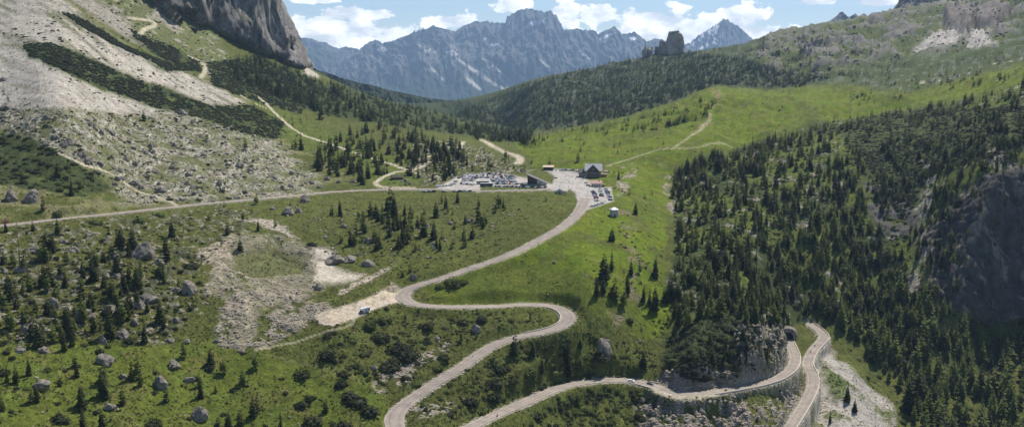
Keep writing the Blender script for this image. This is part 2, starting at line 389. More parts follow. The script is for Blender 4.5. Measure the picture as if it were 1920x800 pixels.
lay('cliff_2', (0.095, 0.09, 0.082), 5, .95, .75, 'mid', rough=.9); lay('gully_r', (0.25, 0.235, 0.20), 6, 1, 0.6, 'mid'); lay('rock_spot', SCREE2, 4, 1, 0.6, 'mid')
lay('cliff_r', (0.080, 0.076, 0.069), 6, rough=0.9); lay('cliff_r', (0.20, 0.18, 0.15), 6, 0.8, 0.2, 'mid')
for k_ in ('gully_m',):
    lay(k_, (0.16, 0.14, 0.075), 6, 0.8, 0.4, 'mid')
lay('bare_1', BARE, 4, 0.9, 0.5, 'mid'); lay('bare_2', BARE, 3, 0.8, 0.6, 'mid')
lay('ridge_path', (0.24, 0.19, 0.105), 5, 0.6, 0.55, 'mid'); lay('ridge_path2', (0.26, 0.20, 0.11), 4, 0.6, 0.55, 'mid')
# left below the road
lay('lower_left', (0.078, 0.086, 0.022), 10); lay('lower_left', (0.105, 0.092, 0.04), 10, .8, .3, 'mid'); lay('lower_left', SCREE2, 8, 0.95, 0.28, 'fine', rough=0.7); lay('lower_left', FLOOR, 8, 0.8, 0.25, 'mid')
lay('green_ll', (0.088, 0.112, 0.018), 10, 0.9); lay('green_ll', (0.120, 0.120, 0.034), 10, 0.7, .25, 'mid')
lay('quarry', (0.205, 0.188, 0.125), 8, 0.95); lay('quarry', (0.092, 0.105, 0.034), 6, 0.9, 0.4, 'mid'); lay('quarry', BARE, 6, 0.9, 0.26, 'fine', rough=0.6)
lay('quarry_in', (0.105, 0.112, 0.042), 6, 0.9); lay('quarry_rim', (0.33, 0.285, 0.215), 5, 0.95, 0.62, 'fine')
lay('rubble', (0.29, 0.25, 0.195), 8, 0.9, 0.56, 'mid', rough=0.7)
lay('white_fan', (0.45, 0.405, 0.335), 7, rough=.05); lay('white_arc', (0.38, 0.34, 0.28), 3)
lay('lower_path', DIRT, 2.5); lay('pullout', (0.44, 0.375, 0.285), 3, warp=False, rough=0.02); lay('pullout', (0.44, 0.39, 0.32), 2, 0.8, 0.4, 'mid', warp=False); lay('pull_up', (0.36, 0.31, 0.24), 3, 0.8)
lay('grassline', (0.135, 0.135, 0.05), 3, 0.6); lay('patch_mid', (0.33, 0.29, 0.235), 5, 0.9, 0.42, 'fine'); lay('patch_low', (0.33, 0.29, 0.235), 5, 0.9, 0.5, 'fine')
lay('plaza', (0.36, 0.34, 0.315), 2, warp=False, rough=0); lay('carpark', (0.37, 0.345, 0.315), 2, warp=False, rough=0); lay('carverge', (0.09, 0.11, 0.035), 1.0, warp=False)
# right bottom rocks
lay('mound', FLOOR, 6); m_cut = lay('cut', (0.19, 0.175, 0.16), 5, rough=0.7)
m_crag = lay('crag_mid', (0.21, 0.193, 0.168), 5, 0.95, 0.55, 'fine', rough=0.9)
m_rl = lay('rock_low', (0.25, 0.225, 0.195), 6, 0.95, 0.5, 'fine', rough=0.6)
m_sp = lay('spur', (0.33, 0.305, 0.275), 4, 0.97, rough=0.3); lay('spur', (0.10, 0.12, 0.04), 5, 0.9, 0.24, 'mid'); lay('spur_green', (0.085, 0.115, 0.032), 5, 0.9, 0.7, 'mid')
lay('bare_red', (0.19, 0.14, 0.10), 6, 0.8, 0.5, 'fine')
fz = (sstep(1750, 1950, YY) * sstep(900, 860, UU))[..., None].astype(np.float32)
ALB[:] = ALB * (1 - fz) + np.array(FLOOR, np.float32) * fz
# far flat land behind the crests
farm = sstep(3000, 3800, YY)[..., None].astype(np.float32)
ALB[:] = ALB * (1 - farm) + np.array((0.035, 0.055, 0.022), np.float32) * farm
cm = poly_mask(UU, VV, P['cliff'], 6) * IS_CLIFF
m_cl = np.where(IS_CLIFF, 1.0, 0.0).astype(np.float32)
rk = np.array((0.205, 0.195, 0.185), np.float32) * (1 + 0.35 * (n_mid + n_fine))[..., None].astype(np.float32)
ALB[:] = ALB * (1 - m_cl[..., None]) + rk * m_cl[..., None]
gl_ = (sstep(.05, .3, n_mid + .3 * n_fine) * sstep(500, 430, UU))[..., None].astype(np.float32) * m_cl[..., None] * .8
ALB[:] = ALB * (1 - gl_) + np.array((0.07, 0.08, 0.03), np.float32) * gl_
lay('talus', SCREE, 3)

# dirt tracks and mountain paths: (points in the photo, half width in metres)
TRACKS = {
 'upper': ([(478,178),(492,188),(508,204),(530,225),(545,238),(560,248),(585,259),(610,267),(640,277),(670,288),(700,298),(735,308),(752,315),(770,319)], 3.0),
 'cliffside': ([(240,34),(268,37),(290,42),(288,49),(270,56),(262,66)], 2.6),
 'cliffside2': ([(352,104),(372,114),(384,125),(384,134),(376,147)], 3.0),
 'shortcut': ([(450,178),(480,195),(500,203)], 1.6),
 'hut': ([(768,320),(745,322),(725,329),(712,336),(704,344),(716,350),(740,351),(775,352.5)], 2.6),
 'right_fork': ([(770,319),(795,311),(805,305),(797,297),(806,292)], 2.2),
 'to_park': ([(770,322),(800,328),(825,333)], 1.8),
 'bend': ([(858,279),(866,270),(869,266)], 2.5),
 'pass_far': ([(903,262),(915,268),(930,277),(948,286),(968,292),(976,299),(972,306)], 5.0),
 'meadow': ([(1140,311),(1160,304),(1190,295),(1225,284),(1262,278),(1310,276),(1372,276)], 2.3),
 'ridge': ([(1262,278),(1285,262),(1310,246),(1325,230),(1332,212)], 2.3),
 'scree_path': ([(112,288),(135,298),(165,312),(200,322),(230,340),(262,360),(300,372),(330,384)], 1.8),
 'far_r': ([(1700,158),(1760,152),(1830,134),(1900,116),(1960,100)], 3.0),
 'far_r2': ([(1600,180),(1680,168),(1740,156)], 1.5),
 'low_foot': ([(480,655),(530,645),(590,628),(640,615),(660,606),(664,598)], 1.2),
}
P['ground_break'] = []
# ------------------------------------------------------------------ relief
amp = (0.6 + 5.5 * ROUGH)
ZN = amp * (0.55 * n_mid + 0.30 * n_fine) * 0.9
ZN += sstep(0.5, 1.0, ROUGH) * (ridged(XX / 11, YY / 11, 71, 3) - 0.6) * 1.6
hillm = np.maximum(poly_mask(UU, VV, P['hill_rock'], 14), 0)
ZN += hillm * ((ridged(XX / 120, YY / 120, 73, 4) - 0.6) * 20 + n_mid * 8)
ZN += poly_mask(UU, VV, P['hill'], 10) * (n_big * 14)
ZN += poly_mask(UU, VV, P['meadow_r'], 12) * (.12 + .88 * sstep(980, 1200, YY)) * (n_big * 11 + fbm(XX / 55 + w1, YY / 110, 88, 3) * 10.0 + n_mid * 1.2)
for key, k_ in (('crag_a', 26), ('crag_b', 22)):
    mm = poly_mask(Uw, Vw, P[key], 3); ZN += mm * k_
    ALB[:] = ALB * (1 - mm[..., None]) + np.array((0.17, 0.15, 0.135), np.float32) * mm[..., None]
qm = poly_mask(Uw, Vw, P['quarry_in'], 16); ZN -= qm * 7.0
ZN += (m_crag + m_rl) * (ridged(XX / 17 + w1, YY / 17, 75, 4) - 0.6) * 2.0 + (m_crag + m_rl) * n_fine * 1.2
ZN *= sstep(0, 6, YY - 115)
fl = np.maximum(np.maximum(poly_mask(UU, VV, P['pullout'], 8), poly_mask(UU, VV, P['carpark'], 6)), poly_mask(UU, VV, P['plaza'], 6))
ZN *= (1 - fl)
Z2 = ZZ + ZN
# rock faces: ledges and ribs
cl = np.maximum(m_cl, poly_mask(Uw, Vw, P['cliff_r'], 10) * 0.8)
rib = ridged((XX + 0.3 * YY) / 55, (YY) / 170 + Z2 / 160, 81, 5) - 0.6
led = ridged((XX + YY) / 140, Z2 / 26, 83, 4) - 0.6
cr_ = np.where(m_cl > .5, 1.0, 0.5); fin_ = ridged((XX + YY) / 19, Z2 / 13 + YY / 60, 85, 4) - 0.6
X2 = XX + cl * cr_ * (rib * 12 + led * 5 + fin_ * 4); Y2 = YY - cl * cr_ * (rib * 14 + led * 9 + fin_ * 6)
Z2 = Z2 + cl * cr_ * (n_mid * 7 + n_fine * 3)

# lay the ground under the roads level with them
def embed(lines, X, Y, Z):
    pts = []; par = []
    for L, hw, blend, drop in lines:
        for p in L:
            pts.append(p); par.append((hw, blend, drop))
    kd = kdtree.KDTree(len(pts))
    for i, p in enumerate(pts):
        kd.insert((p.x, p.y, 0), i)
    kd.balance()
    # rough preselection on a 12 m raster
    cells = set()
    for p, (hw, b, d) in zip(pts, par):
        r = int((hw + b) // 12) + 1
        cx, cyy = int(p.x // 12), int(p.y // 12)
        for i in range(-r, r + 1):
            for j in range(-r, r + 1):
                cells.add((cx + i) * 100000 + cyy + j)
    key = (np.floor(X / 12).astype(np.int64) * 100000 + np.floor(Y / 12).astype(np.int64))
    sel = np.isin(key, np.fromiter(cells, np.int64))
    idx = np.argwhere(sel)
    dist = np.full(X.shape, 1e9, np.float32)
    for i, j in idx:
        co, n, d = kd.find((X[i, j], Y[i, j], 0))
        hw, b, drop = par[n]
        dist[i, j] = d - hw
        if d < hw + 1.2:
            Z[i, j] = pts[n].z - drop
        elif d < hw + b:
            t = (d - hw - 1.2) / max(b - 1.2, 0.1); t = t * t * (3 - 2 * t)
            Z[i, j] = (pts[n].z - drop) * (1 - t) + Z[i, j] * t
    return dist
def carve(L, prof, side, lo, hi, ramp):
    """cut the ground away (or raise it) on one side of a road; prof = [(u, v, metres)] looked up along the line"""
    kd = kdtree.KDTree(len(L))
    for i, p in enumerate(L): kd.insert((p.x, p.y, 0), i)
    kd.balance()
    arc = []
    for u, v, m in prof:
        best = min(range(len(L)), key=lambda i: (proj(*L[i])[0] - u) ** 2 + (proj(*L[i])[1] - v) ** 2); arc.append((best, m))
    arc.sort(); dep = np.interp(np.arange(len(L)), [a[0] for a in arc], [a[1] for a in arc])
    x0, x1 = min(p.x for p in L) - hi, max(p.x for p in L) + hi; y0, y1 = min(p.y for p in L) - hi, max(p.y for p in L) + hi
    for i, j in np.argwhere((X2 > x0) & (X2 < x1) & (Y2 > y0) & (Y2 < y1)):
        co, n, d = kd.find((X2[i, j], Y2[i, j], 0))
        if d > hi or d < HW + .4 or dep[n] == 0: continue
        a = L[max(0, n - 1)]; b = L[min(len(L) - 1, n + 1)]
        sg = (b.x - a.x) * (Y2[i, j] - co.y) - (b.y - a.y) * (X2[i, j] - co.x)        # > 0: left of the direction of travel
        if sg * side <= 0: continue
        t = min(max((d - lo) / (hi - lo), 0), 1); q = min(max((d - HW - .6) / ramp, 0), 1)
        Z2[i, j] += dep[n] * (1 - t * t * (3 - 2 * t)) * q * (1.0 if dep[n] < 0 else float(np.clip(.62 + .75 * n_fine[i, j] + .5 * n_mid[i, j], .15, 1.15)))
HW = 3.7
carve(L_MAIN, [(1200,718,0),(1235,727,5.5),(1300,738,8),(1350,733,7),(1372,729,2.5),(1400,724,6),(1440,716,8),(1470,704,8),(1488,690,8),(1490,668,9),(1478,637,8)], 1, 10, 40, 3.5)
carve(L_MAIN, [(1300,738,0),(1335,736,0),(1380,728,-3.5),(1430,718,-6),(1470,702,-8.5),(1490,682,-9),(1490,668,-8),(1478,637,-4)], -1, 9, 30, 1.0)
carve(L_LOWER, [(1517,606,0),(1538,620,-5),(1545,633,-7),(1526,655,-5),(1516,684,-2.5),(1523,702,-4),(1523,727,-8),(1507,760,-8),(1482,800,-6),(1425,890,-6)], 1, 10, 34, 1.0)
_wl = [p for p in L_MAIN if p.x > at_h(1360, 730, 196).x]
MAIN_A = [p for p in L_MAIN if p not in _wl]
_bay = [p for p in L_MAIN if at_h(1228, 725, 192).x < p.x < at_h(1338, 736, 194).x]
L_BAY = []
for k, p in enumerate(_bay):
    a = _bay[max(0, k-1)]; b = _bay[min(len(_bay)-1, k+1)]; t = Vector((b.x - a.x, b.y - a.y, 0)).normalized(); w_ = 5.5 * math.sin(math.pi * (k + .5) / len(_bay)) ** .7
    L_BAY.append(p + Vector((t.y, -t.x, 0)) * (1.0 + w_) + Vector((0, 0, .16)))
D_ROAD = embed([(L_BAY, 2.6, 5, 0.0), (MAIN_A, HW, 9, 0.30), (_wl, HW - .2, 2.2, 0.30), (L_LOWER, HW - .2, 2.2, 0.30), (L_LEFT, 3.6, 8, 0.30)], X2, Y2, Z2)
E2 = Z2 / Y2 * F; S2 = X2 / Y2 * F

def hit(u, v):
    """first ground the line of sight through a photo pixel meets"""
    s, e = ray(u, v); s *= F; e *= F
    c = (s - S_AX[0]) / (S_AX[1] - S_AX[0]); i = int(math.floor(c)); i = max(0, min(NS - 2, i)); f = c - i
    col = E2[i] * (1 - f) + E2[i+1] * f
    j = int(np.argmax(col >= e))
    if j == 0:
        return None
    k = (e - col[j-1]) / max(col[j] - col[j-1], 1e-6)
    y = (Y2[i, j-1] * (1-f) + Y2[i+1, j-1] * f) * (1-k) + (Y2[i, j] * (1-f) + Y2[i+1, j] * f) * k
    return Vector((s / F * y, y, e / F * y))

def ground_z(x, y):
    s = x / y * F; c = (s - S_AX[0]) / (S_AX[1] - S_AX[0]); i = max(0, min(NS - 2, int(c))); f = min(max(c - i, 0), 1)
    a = np.interp(y, Y2[i], Z2[i]); b = np.interp(y, Y2[i+1], Z2[i+1])
    return float(a * (1-f) + b * f)

# tracks are worn into the ground sheet
LT = {}
tl = []
for k_, (pts, hw) in TRACKS.items():
    g_ = [hit(*p) for p in pts]; g_ = [p for p in g_ if p]
    LT[k_] = catmull(g_, 2.5 if g_[0].y < 1300 else 5)
    tl.append((LT[k_], hw, 3.0, 0.0))
def track_dist(lines, X, Y):
    pts = []; hws = []
    for L, hw, b, d in lines:
        for p in L: pts.append(p); hws.append(hw)
    kd = kdtree.KDTree(len(pts))
    for i, p in enumerate(pts): kd.insert((p.x, p.y, 0), i)
    kd.balance()
    cells = set()
    for p in pts:
        cx, cyy = int(p.x // 12), int(p.y // 12)
        for i in (-1, 0, 1):
            for j in (-1, 0, 1): cells.add((cx + i) * 100000 + cyy + j)
    key = (np.floor(X / 12).astype(np.int64) * 100000 + np.floor(Y / 12).astype(np.int64))
    sel = np.isin(key, np.fromiter(cells, np.int64))
    out = np.full(X.shape, 99.0, np.float32)
    for i, j in np.argwhere(sel):
        co, n, d = kd.find((X[i, j], Y[i, j], 0)); out[i, j] = d / hws[n]
    return out
D_TR = track_dist(tl, X2, Y2)
tm = (1 - sstep(0.6, 1.25, D_TR + 0.25 * n_fine))[..., None].astype(np.float32)
_dirt = np.array((0.40, 0.36, 0.27), np.float32)
_ft = [k for k in ('meadow', 'ridge', 'low_foot', 'far_r2')]
_fd = track_dist([(LT[k], TRACKS[k][1] * 1.6, 0, 0) for k in _ft], X2, Y2)
tm = tm * np.where(_fd < 1.3, .5, 1.0)[..., None].astype(np.float32)          # trodden grass rather than gravel
ALB[:] = ALB * (1 - tm) + _dirt * tm
# gravelly verge of the road
bm_ = (1 - sstep(0.85, 1.15, track_dist([(L_BAY, 3.2, 0, 0)], X2, Y2) + .15 * n_fine))[..., None].astype(np.float32)
ALB[:] = ALB * (1 - bm_) + np.array((0.36, 0.29, 0.205), np.float32) * bm_
vm = (1 - sstep(0.6, 2.4, D_ROAD + 1.0 * n_fine + 0.6 * n_mid))[..., None].astype(np.float32) * 0.8
ALB[:] = ALB * (1 - vm) + np.array((0.34, 0.31, 0.25), np.float32) * vm
ALB *= (1 + 0.16 * np.clip(n_fine, -1, 1) + 0.10 * np.clip(n_px, -1, 1))[..., None].astype(np.float32)
ALB[:] = np.clip(ALB, 0.012, 0.62)

# ------------------------------------------------------------------ materials
def new_mat(name):
    m = bpy.data.materials.new(name); m.use_nodes = True
    nt = m.node_tree; nt.nodes.clear()
    out = nt.nodes.new('ShaderNodeOutputMaterial'); b = nt.nodes.new('ShaderNodeBsdfPrincipled')
    nt.links.new(b.outputs[0], out.inputs[0])
    b.inputs['Roughness'].default_value = 0.9
    b.inputs['Specular IOR Level'].default_value = 0.15
    return m, nt, b
def nd(nt, t, **kw):
    n = nt.nodes.new(t)
    for k, v in kw.items(): setattr(n, k, v)
    return n
def math_n(nt, op, a, b=None):
    n = nd(nt, 'ShaderNodeMath', operation=op)
    for i, q in enumerate((a, b)):
        if q is None: continue
        if isinstance(q, (int, float)): n.inputs[i].default_value = q
        else: nt.links.new(q, n.inputs[i])
    return n.outputs[0]
def madd(nt, a, k, c):
    n = nd(nt, 'ShaderNodeMath', operation='MULTIPLY_ADD'); nt.links.new(a, n.inputs[0]); n.inputs[1].default_value = k; n.inputs[2].default_value = c
    return n.outputs[0]
def noise_n(nt, scale, detail=4, vec=None, rough=0.6):
    n = nd(nt, 'ShaderNodeTexNoise'); n.inputs['Scale'].default_value = scale; n.inputs['Detail'].default_value = detail; n.inputs['Roughness'].default_value = rough
    if vec is not None: nt.links.new(vec, n.inputs['Vector'])
    return n.outputs['Fac']
def geo_pos(nt): return nd(nt, 'ShaderNodeNewGeometry').outputs['Position']
def obj_pos(nt): return nd(nt, 'ShaderNodeTexCoord').outputs['Object']
def plain(name, col, rough=0.7, var=0.15, scale=1.5, metal=0.0, spec=0.3, coords='obj'):
    """one colour broken up by noise"""
    m, nt, b = new_mat(name)
    f = noise_n(nt, scale, 4, obj_pos(nt) if coords == 'obj' else geo_pos(nt))
    k = madd(nt, f, 2 * var, 1 - var)
    mx = nd(nt, 'ShaderNodeVectorMath', operation='SCALE'); mx.inputs[0].default_value = col; nt.links.new(k, mx.inputs['Scale'])
    nt.links.new(mx.outputs[0], b.inputs['Base Color'])
    b.inputs['Roughness'].default_value = rough; b.inputs['Metallic'].default_value = metal; b.inputs['Specular IOR Level'].default_value = spec
    return m

def ground_material(name, scales=((1.9, .42), (0.5, .40), (0.11, .30)), bump=0.8, dist=1.0, stretch=None):
    """surface colour per point, broken up by tufts, stones and stains"""
    m, nt, b = new_mat(name)
    at = nd(nt, 'ShaderNodeAttribute', attribute_name='albedo')
    pos = geo_pos(nt)
    if stretch:
        mp = nd(nt, 'ShaderNodeMapping'); nt.links.new(pos, mp.inputs[0]); mp.inputs['Scale'].default_value = stretch; pos = mp.outputs[0]
    k = None
    for sc_, a in scales:
        f = noise_n(nt, sc_, 5, pos, .7)
        mr = nd(nt, 'ShaderNodeMapRange'); nt.links.new(f, mr.inputs[0]); mr.inputs[1].default_value = .30; mr.inputs[2].default_value = .70; mr.inputs[3].default_value = 1 - a; mr.inputs[4].default_value = 1 + a
        k = mr.outputs[0] if k is None else math_n(nt, 'MULTIPLY', k, mr.outputs[0])
    mx = nd(nt, 'ShaderNodeVectorMath', operation='SCALE'); nt.links.new(at.outputs['Vector'], mx.inputs[0]); nt.links.new(k, mx.inputs['Scale'])
    # warm and cool patches
    hs = nd(nt, 'ShaderNodeHueSaturation'); nt.links.new(mx.outputs[0], hs.inputs['Color'])
    hv = madd(nt, noise_n(nt, .06, 4, geo_pos(nt)), .07, .465)
    nt.links.new(hv, hs.inputs['Hue']); nt.links.new(hs.outputs[0], b.inputs['Base Color'])
    if bump:
        bp = nd(nt, 'ShaderNodeBump'); bp.inputs['Strength'].default_value = bump; bp.inputs['Distance'].default_value = dist
        nt.links.new(noise_n(nt, 0.7 if dist < 2 else .12, 7, pos, 0.75), bp.inputs['Height']); nt.links.new(bp.outputs[0], b.inputs['Normal'])
    b.inputs['Roughness'].default_value = 0.95; b.inputs['Specular IOR Level'].default_value = 0.05
    return m

def np_mesh(name, verts, faces, mats=None, midx=None, smooth=False, attr=None):
    """mesh straight from arrays; faces is (n,3) or (n,4)"""
    me = bpy.data.meshes.new(name)
    verts = np.asarray(verts, np.float32).reshape(-1, 3); faces = np.asarray(faces, np.int32)
    nf, k = faces.shape
    me.vertices.add(len(verts)); me.vertices.foreach_set('co', verts.ravel())
    me.loops.add(nf * k); me.loops.foreach_set('vertex_index', faces.ravel())
    me.polygons.add(nf); me.polygons.foreach_set('loop_start', np.arange(nf, dtype=np.int32) * k)
    if midx is not None: me.polygons.foreach_set('material_index', np.asarray(midx, np.int32))
    me.polygons.foreach_set('use_smooth', np.full(nf, smooth, bool))
    for m in mats or []: me.materials.append(m)
    if attr is not None:
        for an, arr in attr.items():
            a = me.attributes.new(an, 'FLOAT_VECTOR', 'POINT'); a.data.foreach_set('vector', np.asarray(arr, np.float32).ravel())
    me.update(calc_edges=True); me.validate()
    return me

def grid_faces(ns, nt_):
    i = np.arange((ns - 1) * nt_, dtype=np.int32).reshape(ns - 1, nt_)[:, :-1].ravel()
    return np.stack([i, i + nt_, i + nt_ + 1, i + 1], 1)

def link(name, me, parent=None):
    o = bpy.data.objects.new(name, me); COL.objects.link(o)
    if parent: o.parent = parent
    return o
def structure(o): o['kind'] = 'structure'; return o
def stuff(o): o['kind'] = 'stuff'; return o
def tag(o, label, cat, group=None):
    o['label'] = label; o['category'] = cat
    if group: o['group'] = group
    return o
def empty(name, loc, rz=0.0):
    o = bpy.data.objects.new(name, None); COL.objects.link(o); o.location = loc; o.rotation_euler = (0, 0, rz); o.empty_display_size = 0.5
    return o

M_GROUND = ground_material('alpine ground')
M_CRAG = ground_material('cracked dolomite', ((.9, .35), (0.16, .5), (0.035, .35)), 1.0, 5.0, (1.0, 1.0, .38))
rocky = np.maximum(np.maximum(m_cl, poly_mask(Uw, Vw, P['cliff_r'], 6)), np.maximum(m_cut, np.maximum(m_crag, m_rl)))
fm = (rocky[:-1, :-1] > .5).astype(np.int32).ravel()
terrain = structure(link('terrain', np_mesh('terrain', np.stack([X2, Y2, Z2], -1), grid_faces(NS, NT), [M_GROUND, M_CRAG], fm, smooth=True, attr={'albedo': ALB})))
# ------------------------------------------------------------------ road sheets
def strip(L, hw_l, hw_r, lift=0.0, thick=0.5, crown=0.06):
    """a road slab: left edge, crown, right edge and two skirts; hw may vary along the line"""
    n = len(L); V = []; 
    for i, p in enumerate(L):
        a = L[max(0, i-1)]; b = L[min(n-1, i+1)]
        t = Vector((b.x - a.x, b.y - a.y, 0)).normalized(); nrm = Vector((-t.y, t.x, 0))
        l = hw_l[i] if hasattr(hw_l, '__len__') else hw_l; r = hw_r[i] if hasattr(hw_r, '__len__') else hw_r
        for off, dz in ((l, -thick), (l, 0), (l * 0.5, crown * .7), (0, crown), (-r * .5, crown * .7), (-r, 0), (-r, -thick)):
            q = p + nrm * off; V.append((q.x, q.y, q.z + lift + dz))
    Fc = []
    for i in range(n - 1):
        for k in range(6):
            a = i * 7 + k; Fc.append((a + 7, a + 8, a + 1, a))
    global LANE
    LANE = {'lane': np.repeat(np.tile(np.array([1, 1, .5, 0, .5, 1, 1], np.float32), n)[:, None], 3, 1)}
    return V, Fc

def asphalt(name, base, dark):
    m, nt, b = new_mat(name)
    pos = geo_pos(nt)
    f1 = noise_n(nt, 0.18, 4, pos); f2 = noise_n(nt, 2.2, 3, pos)
    f = madd(nt, f2, 0.35, 0.0)
    f = math_n(nt, 'ADD', f, f1)
    rp = nd(nt, 'ShaderNodeValToRGB'); rp.color_ramp.elements[0].position = 0.45; rp.color_ramp.elements[1].position = 0.85
    rp.color_ramp.elements[0].color = (*dark, 1); rp.color_ramp.elements[1].color = (*base, 1)
    nt.links.new(f, rp.inputs[0])
    at = nd(nt, 'ShaderNodeAttribute', attribute_name='lane'); sx = nd(nt, 'ShaderNodeSeparateXYZ'); nt.links.new(at.outputs['Vector'], sx.inputs[0])
    r2 = nd(nt, 'ShaderNodeValToRGB'); nt.links.new(madd(nt, f1, .25, -.12), math_n(nt, 'ADD', sx.outputs[0], 0.0).node.inputs[1]); nt.links.new(nt.nodes[-1].outputs[0], r2.inputs[0])
    for pos_, val in ((.0, .95), (.28, 1.0), (.48, .80), (.68, 1.0), (.86, 1.03), (.97, 1.25)):
        el_ = r2.color_ramp.elements[0] if pos_ == 0 else r2.color_ramp.elements.new(pos_); el_.color = (val, val, val * .98, 1)
    r2.color_ramp.elements[-1].position = 1.0; r2.color_ramp.elements[-1].color = (1.3, 1.27, 1.2, 1)
    ml = nd(nt, 'ShaderNodeVectorMath', operation='MULTIPLY'); nt.links.new(rp.outputs[0], ml.inputs[0]); nt.links.new(r2.outputs[0], ml.inputs[1]); nt.links.new(ml.outputs[0], b.inputs['Base Color'])
    b.inputs['Roughness'].default_value = 0.85
    return m
M_ROAD = asphalt('bleached asphalt', (0.315, 0.272, 0.238), (0.205, 0.180, 0.162))
def widths(L, base, bends):
    """wider on the hairpins: (u, v, radius px, extra metres)"""
    out = []
    for p in L:
        u, v = proj(*p); w = base
        for bu, bv, br, ex in bends:
            d = math.hypot(u - bu, (v - bv) * 2)
            w += ex * max(0, 1 - d / br)
        out.append(w)
    return out
wm_ = widths(L_MAIN, 3.55, ((745,556,90,1.2),(1070,590,90,1.0),(740,785,110,1.6),(1092,385,70,1.8)))
V_, F_ = strip(L_MAIN, wm_, wm_); structure(link('road', np_mesh('road', V_, F_, [M_ROAD], attr=LANE)))
V_, F_ = strip(L_LOWER, 3.6, 3.6); structure(link('lower_road', np_mesh('lower_road', V_, F_, [M_ROAD], attr=LANE)))
V_, F_ = strip(L_LEFT, 3.5, 3.5, lift=0.02); structure(link('valley_road', np_mesh('valley_road', V_, F_, [M_ROAD], attr=LANE)))

# widened gravel bay on the outside of the bend below the rock cut
# ------------------------------------------------------------------ far mountains
def mountain(name, crest, foot_v, y_crest, depth, mat, seed, relief=26, cols=None, rows=150, alb=None, s_pad=0, jag=3.0):
    """a range: crest given as photo outline at its own distance, flanks eroded by noise"""
    cu = [ray(c[0], 100)[0] * F for c in crest]; ce = [ray(c[0], c[1])[1] * F for c in crest]
    ns = cols or int((cu[-1] - cu[0]) * 1.15); s = np.linspace(cu[0], cu[-1], ns)
    q = np.concatenate([np.linspace(0, 1, rows), np.linspace(1, 2, rows // 4)[1:]])     # 0 foot .. 1 crest .. 2 behind
    S_, Q = np.meshgrid(s, q, indexing='ij')
    fe = ray(960, foot_v)[1] * F
    cr = np.interp(s, cu, ce)[:, None] + jag * ridged(S_[:, :1] / 9, 0 * S_[:, :1], seed + 5, 3) - jag * 0.8 + 0 * S_
    y = y_crest - depth * (1 - np.minimum(Q, 1)) + np.maximum(Q - 1, 0) * depth * 0.5
    y = y + depth * 0.16 * fbm(S_ / 60, Q * 1.1, seed + 9, 4) * np.sin(np.clip(Q, 0, 1) * math.pi) ** .6
    prof = np.where(Q <= 1, .55 * Q + .45 * Q ** 2.2, 1 - (Q - 1) * 0.9)
    w = S_ + 16 * perlin(S_ / 80, Q * 2.0, seed + 3)
    w = w + 34 * (Q - .5) * np.sin(S_ / 61.0 + seed) + 10 * fbm(S_ / 40, Q * 3, seed + 21, 3)
    rr = .62 * (ridged(w / 105, Q * 1.7, seed + 7, 3, 0.5) - 0.5) + .36 * (ridged(w / 38, Q * 3.4, seed, 5, 0.55) - 0.55)
    fine = ridged(w / 17 + Q * 2.2, Q * 6.5, seed + 50, 4) - 0.5
    rr = rr * (.35 + .65 * sstep(.35, .65, Q)); fine = fine * (.3 + .7 * sstep(.4, .65, Q))
    bump = relief * rr * (np.clip(Q, 0, 1) * (1.02 - np.clip(Q, 0, 1))) ** 0.7 * 1.6 + relief * 0.22 * fine * (np.clip(Q, 0, 1) * (1.02 - np.clip(Q, 0, 1))) ** .5
    e = fe + (cr - fe) * prof + bump
    e = np.minimum(e, np.maximum(cr + 60 * (0 * S_), e * 0 + cr)) if True else e
    y = y - depth * 0.10 * rr - depth * 0.03 * fine
    X = S_ / F * y; Z = e / F * y
    U, V = proj(X, y, Z)
    A = alb(U, V, Q, rr, fine, S_) if alb else np.full(U.shape + (3,), 0.2, np.float32)
    me = np_mesh(name, np.stack([X, y, Z], -1), grid_faces(ns, len(q)), [mat], smooth=True, attr={'albedo': A})
    return structure(link(name, me))
M_FAR = ground_material('far rock', ((0.012, .3), (0.05, .25)), 0.6, 14.0)
SORAPIS = [(520,190),(560,175),(590,150),(620,128),(645,115),(665,104),(672,96),(684,86),(700,77),(708,76),(716,82),(730,80),(742,77),(755,71),(765,68),(778,60),(790,57),(802,56),(812,49),(822,53),(832,55),(850,60),(858,57),(870,50),
           (882,46),(892,41),(905,43),(912,40),(925,43),(940,45),(948,42),(951,32),(962,26),(975,20),(985,17),(992,17),(1000,20),(1012,22),(1022,24),(1030,21),(1038,26),(1046,34),(1050,44),(1058,58),(1070,57),(1080,55),(1095,57),(1110,58),
           (1122,64),(1132,60),(1142,56),(1151,50),(1158,57),(1165,66),(1176,64),(1188,61),(1196,66),(1204,74),(1215,79),(1228,74),(1240,76),(1260,82),(1285,88),(1320,100),(1380,120),(1450,140)]
STREAKS = [[(836,96),(846,100),(905,140),(950,168),(940,168),(890,138)],[(800,120),(806,122),(832,150),(826,150)],[(872,136),(880,140),(894,163),(886,160)],[(905,110),(915,112),(958,150),(960,160),(930,130)],[(848,85),(862,96),(858,106),(840,104),(825,92)],
           [(930,140),(945,150),(960,160),(955,168),(935,150)],[(700,92),(720,88),(740,92),(720,98)],[(960,130),(990,150),(1002,160),(998,164),(970,146)],[(1010,110),(1040,130),(1050,150),(1040,145)],[(690,150),(700,156),(712,160),(700,160)],[(780,82),(800,88),(820,100),(800,100)],
           [(870,140),(885,152),(905,168),(900,170),(880,158)],[(1085,95),(1110,110),(1100,112)],[(895,60),(930,80),(945,92),(920,85)]]
SNOW = [[(990,44),(1000,40),(1018,38),(1020,44),(1005,48),(992,48)],[(1122,72),(1140,64),(1155,62),(1140,70),(1126,76)],[(1180,72),(1192,69),(1196,74),(1184,76)]]
